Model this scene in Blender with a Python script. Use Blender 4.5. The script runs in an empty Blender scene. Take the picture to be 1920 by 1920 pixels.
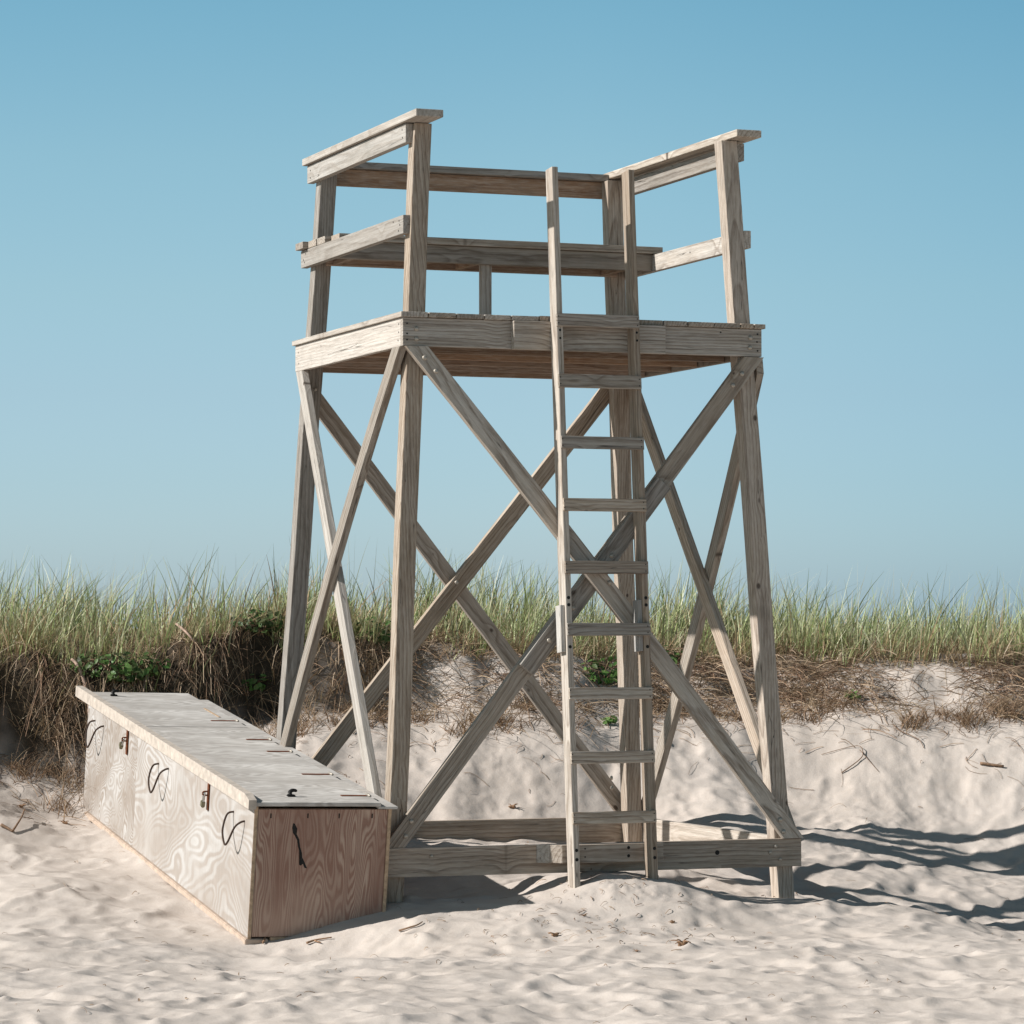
import bpy, bmesh, math, random
import numpy as np
from mathutils import Matrix, Vector

random.seed(7)
RNG = np.random.default_rng(11)
SC = bpy.context.scene
COL = SC.collection
CZ = 1.46                      # eye height above the flat beach

# ------------------------------------------------------------------ camera
cam_d = bpy.data.cameras.new('camera')
cam = bpy.data.objects.new('camera', cam_d)
COL.objects.link(cam)
cam.location = (0, 0, CZ)
cam.rotation_euler = (math.pi / 2 + 0.03443, 0, 0)
cam_d.sensor_width = 36
cam_d.lens = 6195.4 / 1920 * 36
cam_d.clip_start = 0.1
cam_d.clip_end = 5000
SC.camera = cam

# ------------------------------------------------------------------ sky and sun
TH = 0.36134                   # the tower is turned this much to the view
CT, ST = math.cos(TH), math.sin(TH)
sl = Vector((-0.80, 0.115, 0.564)).normalized()
SUN = Vector((CT * sl.x - ST * sl.y, ST * sl.x + CT * sl.y, sl.z))
world = bpy.data.worlds.new('World')
SC.world = world
world.use_nodes = True
wn = world.node_tree
wn.nodes.clear()
w_out = wn.nodes.new('ShaderNodeOutputWorld')
w_bg = wn.nodes.new('ShaderNodeBackground')
w_sky = wn.nodes.new('ShaderNodeTexSky')
w_sky.sky_type = 'NISHITA'
w_sky.sun_disc = False
w_sky.sun_elevation = math.asin(SUN.z)
w_sky.sun_rotation = math.atan2(SUN.x, SUN.y)
w_sky.altitude = 0
w_sky.air_density = 1.0
w_sky.dust_density = 0.6
w_sky.ozone_density = 1.6
w_bg.inputs['Strength'].default_value = 0.10
# tints sky by height; unseen upper part dimmed and warmed to weaken fill
w_geo = wn.nodes.new('ShaderNodeTexCoord')
w_sep = wn.nodes.new('ShaderNodeSeparateXYZ')
w_ramp = wn.nodes.new('ShaderNodeValToRGB')
w_mul = wn.nodes.new('ShaderNodeMix'); w_mul.data_type = 'RGBA'; w_mul.blend_type = 'MULTIPLY'
w_mul.inputs[0].default_value = 1.0
stops = [(0.0, (0.66, 0.90, 1.40)), (0.044, (0.64, 0.835, 1.13)), (0.07, (0.675, 0.83, 1.02)), (0.10, (0.715, 0.88, 0.955)),
         (0.14, (0.71, 0.92, 0.93)), (0.186, (0.607, 0.907, 0.907)), (0.32, (0.52, 0.60, 0.52)), (1.0, (0.42, 0.39, 0.30))]
cr = w_ramp.color_ramp
while len(cr.elements) < len(stops): cr.elements.new(0.5)
for e, (p, c) in zip(cr.elements, stops):
    e.position = p; e.color = (*c, 1)
wn.links.new(w_geo.outputs['Generated'], w_sep.inputs[0])
wn.links.new(w_sep.outputs['Z'], w_ramp.inputs[0])
wn.links.new(w_sky.outputs[0], w_mul.inputs[6]); wn.links.new(w_ramp.outputs[0], w_mul.inputs[7])
# a little deeper away from the sun
w_rx = wn.nodes.new('ShaderNodeValToRGB')
w_mr = wn.nodes.new('ShaderNodeMapRange')
w_mr.inputs[1].default_value = 0.02; w_mr.inputs[2].default_value = 0.20
w_rx.color_ramp.elements[0].color = (1.03, 1.02, 1.0, 1); w_rx.color_ramp.elements[1].color = (0.76, 0.85, 0.88, 1)
w_m2 = wn.nodes.new('ShaderNodeMix'); w_m2.data_type = 'RGBA'; w_m2.blend_type = 'MULTIPLY'
w_m2.inputs[0].default_value = 1.0
wn.links.new(w_sep.outputs['X'], w_mr.inputs[0]); wn.links.new(w_mr.outputs[0], w_rx.inputs[0])
wn.links.new(w_mul.outputs[2], w_m2.inputs[6]); wn.links.new(w_rx.outputs[0], w_m2.inputs[7])
wn.links.new(w_m2.outputs[2], w_bg.inputs[0])
wn.links.new(w_bg.outputs[0], w_out.inputs[0])

sun_d = bpy.data.lights.new('sun', 'SUN')
sun_d.energy = 4.8
sun_d.angle = math.radians(0.55)
sun_d.color = (1.0, 0.985, 0.96)
sun = bpy.data.objects.new('sun', sun_d)
COL.objects.link(sun)
sun.rotation_euler = SUN.to_track_quat('Z', 'Y').to_euler()

SC.view_settings.view_transform = 'Standard'
SC.view_settings.look = 'None'
SC.view_settings.gamma = 1
SC.view_settings.exposure = 0.42

# ------------------------------------------------------------------ helpers
WM = {}

def register(o, world_matrix, parent=None):
    COL.objects.link(o)
    WM[o.name] = world_matrix.copy()
    if parent is not None:
        o.parent = parent
        o.matrix_basis = WM[parent.name].inverted() @ world_matrix
    else:
        o.matrix_basis = world_matrix
    return o

def tag(o, label=None, cat=None, group=None, kind=None):
    if label: o['label'] = label
    if cat: o['category'] = cat
    if group: o['group'] = group
    if kind: o['kind'] = kind
    return o

def empty(name, loc, parent=None):
    o = bpy.data.objects.new(name, None)
    o.empty_display_size = 0.1
    return register(o, Matrix.Translation(Vector(loc)), parent)

def frame(origin, x, y, z):
    m = Matrix.Identity(4)
    for i, v in enumerate((x, y, z)):
        for k in range(3):
            m[k][i] = v[k]
    for k in range(3):
        m[k][3] = origin[k]
    return m

def mesh_obj(name, bm, mat, world_matrix, parent=None, smooth=False):
    me = bpy.data.meshes.new(name)
    bm.normal_update()
    bm.to_mesh(me)
    bm.free()
    if mat: me.materials.append(mat)
    if smooth:
        for p in me.polygons: p.use_smooth = True
    o = bpy.data.objects.new(name, me)
    return register(o, world_matrix, parent)

def np_mesh(name, verts, faces, mat, smooth=False, color=None, quads=True):
    me = bpy.data.meshes.new(name)
    n = 4 if quads else 3
    me.vertices.add(len(verts))
    me.vertices.foreach_set('co', np.ascontiguousarray(verts, np.float32).ravel())
    me.loops.add(len(faces) * n)
    me.loops.foreach_set('vertex_index', np.ascontiguousarray(faces, np.int32).ravel())
    me.polygons.add(len(faces))
    me.polygons.foreach_set('loop_start', np.arange(0, len(faces) * n, n, dtype=np.int32))
    me.polygons.foreach_set('loop_total', np.full(len(faces), n, np.int32))
    if smooth: me.polygons.foreach_set('use_smooth', np.ones(len(faces), bool))
    if color is not None:
        at = me.color_attributes.new('tint', 'FLOAT_COLOR', 'POINT')
        c4 = np.ones((len(verts), 4), np.float32)
        c4[:, :3] = color
        at.data.foreach_set('color', c4.ravel())
    me.update(calc_edges=True)
    me.validate()
    if mat: me.materials.append(mat)
    o = bpy.data.objects.new(name, me)
    return register(o, Matrix.Identity(4))

def board_bm(L, wy, wz, bevel=0.003, seg=0, bow=0.0, warp=0.0):
    """length along x (-L/2..L/2); y width; z thickness"""
    bm = bmesh.new()
    bmesh.ops.create_cube(bm, size=1.0)
    bmesh.ops.scale(bm, vec=(L, wy, wz), verts=bm.verts)
    if seg or abs(bow) > 0:
        n = max(seg, 10)
        ed = [e for e in bm.edges if abs((e.verts[0].co - e.verts[1].co).x) > 1e-5]
        bmesh.ops.subdivide_edges(bm, edges=ed, cuts=n, use_grid_fill=True)
    if bevel > 0:
        ed = [e for e in bm.edges if len(e.link_faces) == 2 and e.calc_face_angle(0) > 0.5]
        bmesh.ops.bevel(bm, geom=ed, offset=bevel, segments=2, affect='EDGES', profile=0.6, clamp_overlap=True)
    for v in bm.verts:
        t = 2 * v.co.x / L
        v.co.z += bow * (1 - t * t) + warp * t * t * t
    return bm

def clip(bm, co, no):
    bmesh.ops.bisect_plane(bm, geom=bm.verts[:] + bm.edges[:] + bm.faces[:], dist=1e-6,
                           plane_co=co, plane_no=no, clear_outer=True)
    ed = [e for e in bm.edges if e.is_boundary]
    if ed: bmesh.ops.holes_fill(bm, edges=ed, sides=0)

def tube_bm(pts, r, seg=8, taper=None):
    bm = bmesh.new()
    rings = []
    pts = [Vector(p) for p in pts]
    for i, p in enumerate(pts):
        d = (pts[min(i + 1, len(pts) - 1)] - pts[max(i - 1, 0)]).normalized()
        a = d.cross(Vector((0, 0, 1)))
        if a.length < 1e-3: a = d.cross(Vector((0, 1, 0)))
        a.normalize(); b = d.cross(a)
        rr = r if taper is None else r * (1 + (taper - 1) * i / (len(pts) - 1))
        rings.append([bm.verts.new(p + (a * math.cos(t) + b * math.sin(t)) * rr)
                      for t in [2 * math.pi * k / seg for k in range(seg)]])
    for i in range(len(rings) - 1):
        for k in range(seg):
            bm.faces.new((rings[i][k], rings[i][(k + 1) % seg], rings[i + 1][(k + 1) % seg], rings[i + 1][k]))
    bm.faces.new(rings[0][::-1]); bm.faces.new(rings[-1])
    return bm

def smooth_path(pts, n=6):
    P = [Vector(p) for p in pts]
    out = []
    for i in range(len(P) - 1):
        p0, p1, p2, p3 = P[max(i - 1, 0)], P[i], P[i + 1], P[min(i + 2, len(P) - 1)]
        for k in range(n):
            t = k / n
            out.append(0.5 * ((2 * p1) + (p2 - p0) * t + (2 * p0 - 5 * p1 + 4 * p2 - p3) * t * t + (3 * p1 - p0 - 3 * p2 + p3) * t ** 3))
    out.append(P[-1])
    return out

# ------------------------------------------------------------------ numpy noise
def _hash(ix, iy, seed):
    h = (ix.astype(np.int64) * 374761393 + iy.astype(np.int64) * 668265263 + seed * 974711) & 0x7fffffff
    h = ((h ^ (h >> 13)) * 1274126177) & 0x7fffffff
    return ((h ^ (h >> 16)) & 0xffff) / 65535.0

def vnoise(x, y, seed=0):
    ix = np.floor(x); iy = np.floor(y)
    fx = x - ix; fy = y - iy
    fx = fx * fx * fx * (fx * (fx * 6 - 15) + 10); fy = fy * fy * fy * (fy * (fy * 6 - 15) + 10)
    a = _hash(ix, iy, seed); b = _hash(ix + 1, iy, seed); c = _hash(ix, iy + 1, seed); d = _hash(ix + 1, iy + 1, seed)
    return (a + (b - a) * fx) * (1 - fy) + (c + (d - c) * fx) * fy - 0.5

def fbm(x, y, seed=0, octv=4, gain=0.5):
    s = 0; a = 1.0
    for o in range(octv):
        s = s + a * vnoise(x * 2 ** o + 17.3 * o, y * 2 ** o - 9.1 * o, seed + o)
        a *= gain
    return s

def sstep(a, b, x):
    t = np.clip((x - a) / (b - a), 0, 1)
    return t * t * (3 - 2 * t)

# ------------------------------------------------------------------ materials
def new_mat(name):
    m = bpy.data.materials.new(name)
    m.use_nodes = True
    nt = m.node_tree
    nt.nodes.clear()
    out = nt.nodes.new('ShaderNodeOutputMaterial')
    b = nt.nodes.new('ShaderNodeBsdfPrincipled')
    b.inputs['Specular IOR Level'].default_value = 0.2
    nt.links.new(b.outputs[0], out.inputs[0])
    return m, nt, b, out

class G:
    """small node-writing helper"""
    def __init__(s, nt): s.nt = nt; s.l = nt.links
    def n(s, t, **kw):
        o = s.nt.nodes.new(t)
        for k, v in kw.items(): setattr(o, k, v)
        return o
    def put(s, sock, v):
        if hasattr(v, 'is_output') or isinstance(v, bpy.types.NodeSocket): s.l.new(v, sock)
        else: sock.default_value = v
    def math(s, op, a, b=0.0, c=None, clamp=False):
        o = s.n('ShaderNodeMath', operation=op, use_clamp=clamp)
        s.put(o.inputs[0], a); s.put(o.inputs[1], b)
        if c is not None: s.put(o.inputs[2], c)
        return o.outputs[0]
    def vmath(s, op, a, b=(0, 0, 0), out=0):
        o = s.n('ShaderNodeVectorMath', operation=op)
        s.put(o.inputs[0], a); s.put(o.inputs[1], b)
        return o.outputs[out]
    def noise(s, vec, scale, detail=3, rough=0.55, dist=0.0):
        o = s.n('ShaderNodeTexNoise')
        s.put(o.inputs['Vector'], vec); o.inputs['Scale'].default_value = scale
        o.inputs['Detail'].default_value = detail; o.inputs['Roughness'].default_value = rough
        o.inputs['Distortion'].default_value = dist
        return o.outputs['Fac']
    def ramp(s, fac, stops, interp='LINEAR'):
        o = s.n('ShaderNodeValToRGB')
        cr = o.color_ramp; cr.interpolation = interp
        while len(cr.elements) < len(stops): cr.elements.new(0.5)
        for e, (p, c) in zip(cr.elements, stops):
            e.position = p
            e.color = (c[0], c[1], c[2], 1) if hasattr(c, '__len__') else (c, c, c, 1)
        s.put(o.inputs[0], fac)
        return o.outputs[0]
    def mix(s, fac, a, b, mode='MIX'):
        o = s.n('ShaderNodeMix', data_type='RGBA', blend_type=mode)
        s.put(o.inputs[0], fac)
        s.put(o.inputs[6], (*a, 1) if isinstance(a, tuple) and len(a) == 3 else a)
        s.put(o.inputs[7], (*b, 1) if isinstance(b, tuple) and len(b) == 3 else b)
        return o.outputs[2]
    def rng(s, v, a, b, c, d):
        o = s.n('ShaderNodeMapRange'); o.clamp = True
        s.put(o.inputs[0], v)
        for i, k in enumerate((a, b, c, d)): o.inputs[i + 1].default_value = k
        return o.outputs[0]
    def scale(s, vec, sc): return s.vmath('MULTIPLY', vec, sc)
    def bump(s, h, strength, dist, prev=None):
        o = s.n('ShaderNodeBump')
        o.inputs['Strength'].default_value = strength; o.inputs['Distance'].default_value = dist
        s.put(o.inputs['Height'], h)
        if prev is not None: s.l.new(prev, o.inputs['Normal'])
        return o.outputs[0]

def lumber_mat(name, early, late, grey, grey_amt=0.6, knots=True, ring=0.0165, contrast=1.0, red=0.0):
    m, nt, b, out = new_mat(name)
    g = G(nt)
    tc = g.n('ShaderNodeTexCoord'); oi = g.n('ShaderNodeObjectInfo')
    rnd = oi.outputs['Random']
    off = g.n('ShaderNodeCombineXYZ')
    g.put(off.inputs[0], g.math('MULTIPLY', rnd, 71.3)); g.put(off.inputs[1], g.math('MULTIPLY', g.math('FRACT', g.math('MULTIPLY', rnd, 13.7)), 0.22))
    g.put(off.inputs[2], g.math('MULTIPLY', g.math('FRACT', g.math('MULTIPLY', rnd, 37.1)), 0.16))
    P0 = g.vmath('ADD', tc.outputs['Object'], off.outputs[0])
    # knots: nearest seed in a lengthwise lattice
    vs = (2.2, 8.0, 0.9)
    vor = g.n('ShaderNodeTexVoronoi'); vor.feature = 'F1'; vor.inputs['Scale'].default_value = 1.0
    vor.inputs['Randomness'].default_value = 0.9
    sv = g.scale(P0, vs); g.put(vor.inputs['Vector'], sv)
    dv = g.vmath('DIVIDE', g.vmath('SUBTRACT', sv, vor.outputs['Position']), vs)
    dk = g.vmath('LENGTH', g.scale(dv, (0.72, 1, 0.04)), out=1)
    sep = g.n('ShaderNodeSeparateColor'); g.put(sep.inputs[0], vor.outputs['Color'])
    has = g.math('GREATER_THAN', sep.outputs[0], 0.25)
    ksz = g.rng(sep.outputs[1], 0, 1, 0.009, 0.018)
    kn = g.math('MULTIPLY', g.math('SUBTRACT', 1.0, g.rng(g.math('DIVIDE', dk, ksz), 0.55, 1.0, 0, 1)), has)
    # the grain flows round a knot
    swirl = g.math('MULTIPLY', g.math('POWER', 2.718, g.math('MULTIPLY', g.math('POWER', g.math('DIVIDE', dk, 0.035), 2.0), -1.0)), has)
    wob = g.noise(g.scale(P0, (0.9, 5, 5)), 1.0, 2, 0.5)
    wob2 = g.noise(g.scale(P0, (3.2, 14, 14)), 1.0, 2, 0.5)
    sx = g.n('ShaderNodeSeparateXYZ'); g.put(sx.inputs[0], P0)
    yy = g.math('ADD', sx.outputs[1], g.math('MULTIPLY', g.math('SUBTRACT', wob, 0.5), 0.075))
    zz = g.math('ADD', sx.outputs[2], g.math('MULTIPLY', g.math('SUBTRACT', wob2, 0.5), 0.022))
    rad = g.math('SQRT', g.math('ADD', g.math('MULTIPLY', yy, yy), g.math('MULTIPLY', zz, zz)))
    rad = g.math('ADD', rad, g.math('MULTIPLY', swirl, 0.016))
    ph = g.math('FRACT', g.math('DIVIDE', rad, ring))
    # slow rise, sharp latewood line
    late_f = g.ramp(ph, [(0.0, 0.15), (0.55, 0.35), (0.86, 1.0), (1.0, 0.1)])
    fib = g.noise(g.scale(P0, (5, 420, 420)), 1.0, 3, 0.65)
    fib2 = g.noise(g.scale(P0, (14, 150, 150)), 1.0, 3, 0.6)
    patch = g.noise(g.scale(P0, (1.6, 9, 9)), 1.0, 3, 0.6)
    sepv = g.math('MULTIPLY', late_f, g.rng(patch, 0.3, 0.7, 0.45 * contrast, contrast))
    c = g.mix(sepv, early, late)
    c = g.mix(g.math('MULTIPLY', g.rng(patch, 0.32, 0.62, 0.25, 1.0), grey_amt), c, grey)
    c = g.mix(g.math('MULTIPLY', sepv, 0.45), c, late)
    c = g.mix(g.rng(fib, 0.35, 0.66, 0.0, 0.34), c, (0.085, 0.065, 0.05))
    streak = g.noise(g.scale(P0, (1.3, 46, 46)), 1.0, 3, 0.6)
    c = g.mix(g.rng(streak, 0.5, 0.72, 0.0, 0.55), c, tuple(x * 0.62 for x in late))
    c = g.mix(g.rng(streak, 0.44, 0.28, 0.0, 0.35), c, tuple(min(1, x * 1.25) for x in grey))
    c = g.mix(g.rng(fib2, 0.45, 0.75, 0.0, 0.35), c, (0.62, 0.58, 0.54))
    tone = g.math('FRACT', g.math('MULTIPLY', rnd, 91.7))
    hsv = g.n('ShaderNodeHueSaturation')
    g.put(hsv.inputs['Color'], c); g.put(hsv.inputs['Value'], g.rng(tone, 0, 1, 0.70, 1.18))
    g.put(hsv.inputs['Saturation'], g.rng(g.math('FRACT', g.math('MULTIPLY', rnd, 57.9)), 0, 1, 0.9, 1.3))
    c = g.mix(g.rng(g.math('FRACT', g.math('MULTIPLY', rnd, 23.3)), 0.3, 1, 0, 0.5), hsv.outputs[0], (0.97, 0.82, 0.69), 'MULTIPLY')
    # drying checks along the grain
    chk = g.noise(g.scale(P0, (1.1, 34, 34)), 1.0, 2, 0.4, 0.4)
    crack = g.math('SUBTRACT', 1.0, g.rng(g.math('ABSOLUTE', g.math('SUBTRACT', chk, 0.34)), 0.0, 0.012, 0, 1))
    crack = g.math('MULTIPLY', crack, g.rng(patch, 0.42, 0.55, 0, 0.8))
    c = g.mix(crack, c, (0.035, 0.028, 0.022))
    if knots: c = g.mix(g.math('MULTIPLY', kn, 0.85), c, (0.055, 0.036, 0.026))
    # weather stains
    st = g.noise(P0, 6.0, 4, 0.65)
    c = g.mix(g.rng(st, 0.55, 0.78, 0, 0.35), c, (0.16, 0.15, 0.125))
    g.put(b.inputs['Base Color'], c)
    b.inputs['Roughness'].default_value = 0.82
    h = g.math('ADD', g.math('MULTIPLY', late_f, 0.6), g.math('ADD', g.math('MULTIPLY', fib, 0.8), g.math('MULTIPLY', crack, -2.0)))
    h = g.math('ADD', h, g.math('MULTIPLY', kn, -0.8))
    g.put(b.inputs['Normal'], g.bump(h, 0.55, 0.0025))
    return m

M_WOOD = lumber_mat('weathered_pine', (0.50, 0.432, 0.358), (0.175, 0.125, 0.088), (0.53, 0.49, 0.44), 0.6, contrast=1.25)
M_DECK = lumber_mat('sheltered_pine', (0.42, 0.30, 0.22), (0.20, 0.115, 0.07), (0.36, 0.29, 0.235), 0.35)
M_PALE = lumber_mat('pale_sunlit_pine', (0.52, 0.49, 0.45), (0.29, 0.25, 0.21), (0.53, 0.515, 0.49), 0.65, contrast=0.9)  # paler pine for boards in the sun, part of their brightness put into colour

def ply_mat(name, light, dark, freq, stretch, warp, rough_amt, edge=None, bands=26, fine=(3, 180, 180), detail=2.0):
    m, nt, b, out = new_mat(name)
    g = G(nt)
    tc = g.n('ShaderNodeTexCoord')
    P = tc.outputs['Object']
    q = g.scale(P, stretch)
    w = g.noise(q, freq, detail, 0.45, warp)
    jit = g.noise(g.scale(P, stretch), freq * 9, 3, 0.6)
    v = g.math('ADD', w, g.math('MULTIPLY', g.math('SUBTRACT', jit, 0.5), rough_amt))
    ph = g.math('FRACT', g.math('MULTIPLY', v, bands))
    band = g.ramp(ph, [(0.0, 0.05), (0.28, 0.15), (0.5, 1.0), (0.78, 0.85), (1.0, 0.05)])
    big = g.noise(q, freq * 0.8, 2, 0.5)
    fade = g.rng(big, 0.34, 0.62, 0.12, 1.0)
    f = g.math('MULTIPLY', band, fade)
    c = g.mix(f, dark, light)
    fb = g.noise(g.scale(P, fine), 1.0, 3, 0.65)
    c = g.mix(g.rng(fb, 0.35, 0.7, 0, 0.22), c, tuple(x * 0.45 for x in dark))
    st = g.noise(g.scale(P, (1, 1, 0.5)), 4.5, 5, 0.65)
    c = g.mix(g.rng(st, 0.46, 0.72, 0, 0.55), c, tuple(0.62 * x + 0.2 * y for x, y in zip(dark, light)))
    st2 = g.noise(g.scale(P, (1, 1, 0.7)), 2.1, 3, 0.6)
    c = g.mix(g.rng(st2, 0.5, 0.72, 0, 0.5), c, tuple(min(1, x * 1.06) for x in light))
    g.put(b.inputs['Base Color'], c)
    b.inputs['Roughness'].default_value = 0.85
    g.put(b.inputs['Normal'], g.bump(g.math('ADD', g.math('MULTIPLY', f, 0.5), fb), 0.35, 0.002))
    return m

# --@PLYMATS
M_PLY_SIDE = ply_mat('plywood_side', (0.48, 0.455, 0.43), (0.34, 0.29, 0.25), 2.2, (1, 0.8, 1.6), 0.25, 0.02, bands=17, fine=(180, 120, 6), detail=1.0)
M_PLY_SMALL = ply_mat('plywood_swirl', (0.49, 0.465, 0.44), (0.28, 0.23, 0.19), 3.4, (1, 1.0, 1.3), 0.5, 0.025, bands=22, fine=(180, 120, 6), detail=1.0)
M_PLY_END = ply_mat('plywood_end', (0.50, 0.365, 0.285), (0.275, 0.155, 0.115), 3.0, (3.3, 3.3, 0.5), 0.2, 0.02, bands=22, fine=(260, 260, 7), detail=1.2)
M_PLY_LID = ply_mat('plywood_lid', (0.64, 0.60, 0.555), (0.37, 0.335, 0.30), 2.2, (0.7, 2.6, 1), 0.4, 0.07, bands=16, fine=(5, 90, 90), detail=2.0)

def plain_mat(name, col, rough=0.6, metal=0.0, var=0.3, scale=40):
    m, nt, b, out = new_mat(name)
    g = G(nt)
    tc = g.n('ShaderNodeTexCoord')
    n = g.noise(tc.outputs['Object'], scale, 4, 0.6)
    g.put(b.inputs['Base Color'], g.mix(g.rng(n, 0.3, 0.7, 0, 1), tuple(x * (1 - var) for x in col), tuple(min(1, x * (1 + var)) for x in col)))
    b.inputs['Roughness'].default_value = rough
    b.inputs['Metallic'].default_value = metal
    return m

M_PLY_EDGE = plain_mat('plywood_edge', (0.42, 0.30, 0.20), 0.85, 0, 0.35, 30)
M_TRIM = plain_mat('trim_pine', (0.45, 0.385, 0.325), 0.85, 0, 0.22, 22)
M_SKID = plain_mat('skid_pine', (0.45, 0.35, 0.275), 0.85, 0, 0.2, 18)
M_RUST = plain_mat('rusty_steel', (0.16, 0.055, 0.025), 0.8, 0.3, 0.5, 60)
M_BOLT = plain_mat('galvanized_bolt', (0.42, 0.37, 0.31), 0.5, 0.5, 0.3, 60)
M_STEEL = plain_mat('padlock_steel', (0.45, 0.43, 0.40), 0.4, 0.8, 0.3, 60)
M_BRASS = plain_mat('padlock_brass', (0.20, 0.18, 0.12), 0.5, 0.6, 0.4, 60)
M_ROPE = plain_mat('dark_rope', (0.055, 0.035, 0.026), 0.9, 0, 0.5, 200)
M_BLACK = plain_mat('black_iron', (0.018, 0.017, 0.016), 0.6, 0.2, 0.4, 60)
M_TWIG = plain_mat('dry_twig', (0.20, 0.125, 0.08), 0.9, 0, 0.4, 60)
M_ROOT = plain_mat('bleached_root', (0.36, 0.25, 0.19), 0.9, 0, 0.35, 50)
M_WEED = plain_mat('dry_seaweed', (0.25, 0.15, 0.09), 0.9, 0, 0.5, 60)

def sand_mat():
    m, nt, b, out = new_mat('dry_sand')
    g = G(nt)
    ge = g.n('ShaderNodeNewGeometry')
    P = ge.outputs['Position']
    n1 = g.noise(P, 1.3, 4, 0.6); n2 = g.noise(P, 16, 4, 0.65); n3 = g.noise(P, 420, 2, 0.7)
    c = g.mix(g.rng(n1, 0.3, 0.7, 0, 1), (0.478, 0.413, 0.36), (0.55, 0.48, 0.424))
    c = g.mix(g.rng(n2, 0.5, 0.8, 0, 0.4), c, (0.40, 0.33, 0.27))
    n5 = g.noise(P, 140, 2, 0.7)
    c = g.mix(g.rng(n5, 0.55, 0.75, 0, 0.28), c, (0.34, 0.27, 0.215))
    c = g.mix(g.rng(n3, 0.5, 0.78, 0, 0.35), c, (0.33, 0.26, 0.205))
    c = g.mix(g.rng(n3, 0.44, 0.26, 0, 0.3), c, (0.66, 0.60, 0.54))
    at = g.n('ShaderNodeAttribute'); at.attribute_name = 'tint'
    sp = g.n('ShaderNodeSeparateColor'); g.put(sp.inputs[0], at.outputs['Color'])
    soil_shade = g.mix(g.rng(n2, 0.35, 0.7, 0, 1), (0.032, 0.025, 0.018), (0.085, 0.062, 0.042))  # dark of soil and litter, also used as painted shade on the bank
    c = g.mix(sp.outputs[0], c, soil_shade)
    g.put(b.inputs['Base Color'], c)
    b.inputs['Roughness'].default_value = 0.95
    b.inputs['Specular IOR Level'].default_value = 0.1
    n4 = g.noise(P, 60, 4, 0.65)
    bb = g.bump(n3, 0.3, 0.002)
    bb = g.bump(n4, 0.25, 0.008, bb)
    g.put(b.inputs['Normal'], bb)
    return m
M_SAND = sand_mat()

def tint_mat(name, transl=0.35, rough=0.7):
    m, nt, b, out = new_mat(name)
    g = G(nt)
    at = g.n('ShaderNodeAttribute'); at.attribute_name = 'tint'
    ge = g.n('ShaderNodeNewGeometry')
    n = g.noise(ge.outputs['Position'], 9, 3, 0.6)
    c = g.mix(g.rng(n, 0.3, 0.7, 0, 0.3), at.outputs['Color'], (0.30, 0.25, 0.14))
    g.put(b.inputs['Base Color'], c)
    b.inputs['Roughness'].default_value = rough
    if transl:
        tr = g.n('ShaderNodeBsdfTranslucent'); g.put(tr.inputs[0], c)
        mx = g.n('ShaderNodeMixShader'); mx.inputs[0].default_value = transl
        nt.links.new(b.outputs[0], mx.inputs[1]); nt.links.new(tr.outputs[0], mx.inputs[2])
        nt.links.new(mx.outputs[0], out.inputs[0])
    return m
M_GRASS = tint_mat('marram_grass', 0.22, 0.42)
M_STRAW = tint_mat('dead_straw', 0.1, 0.9)
M_LEAF = tint_mat('green_leaf', 0.3, 0.45)

# ------------------------------------------------------------------ frames of the tower and the chest
TT = Matrix.Translation((-0.53333, 16.09427, 1.36764 + CZ)) @ Matrix.Rotation(TH, 4, 'Z')
BOX_M = Matrix(((0.9384398, -0.3399717, 0.0612369, -1.2054426), (0.3448235, 0.9325311, -0.1071564, 15.5324215),
                (-0.0206752, 0.1216757, 0.9923545, -0.8438521 + CZ), (0, 0, 0, 1)))
BW, BL_, BH = 0.675, 3.546, 0.634

def tw(*p): return TT @ Vector(p)
def bxp(*p): return BOX_M @ Vector(p)

# ------------------------------------------------------------------ sand: one sheet to the horizon
def y_edge(x):    # where the sand slope meets the dune bank
    return (18.92 + 0.80 * np.clip((x + 3.3) / 2.6, -0.4, 1) + 0.62 * sstep(0.2, 2.0, x) + 0.10 * np.sin(x * 1.7 + 0.4) + 0.34 * fbm(x * 1.4, x * 0 + 3.3, 41, 3))
def scarp_h(x):
    return 0.44 - 0.26 * sstep(-1.7, 0.5, x) + 0.10 * fbm(x * 0.9, x * 0 + 8.1, 51, 2)
PROF_Y = np.array([-400, 8.0, 12.0, 15.5, 16.8, 17.5, 18.2, 18.8, 19.3, 19.9, 21, 60])
PROF_Z = np.array([-1.62, -1.52, -1.455, -1.44, -1.36, -1.24, -1.12, -0.86, -0.62, -0.42, -0.40, -0.40])
CTRL = []
def ctrl(p, dz=0.0): CTRL.append((p[0], p[1], p[2] - CZ + dz))
for t in (0.0, 0.6, 1.2, 1.8, 2.4, 3.0, 3.4): ctrl(bxp(-0.03, t, -BH - 0.032))
ctrl(bxp(0.27, -0.02, -0.60)); ctrl(bxp(0.42, -0.02, -0.575)); ctrl(bxp(0.68, -0.02, -0.515)); ctrl(bxp(0.80, -0.05, -0.50))
ctrl(bxp(-0.35, 0.2, -BH - 0.01)); ctrl(bxp(-0.4, 1.5, -BH)); ctrl(bxp(-0.5, 2.9, -BH + 0.05))
ctrl(bxp(0.3, -0.5, -BH - 0.01)); ctrl(bxp(-0.2, -0.5, -BH - 0.0)); ctrl(bxp(0.3, 2.0, -BH + 0.06)); ctrl(bxp(0.7, 1.6, -BH + 0.1))
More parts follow.
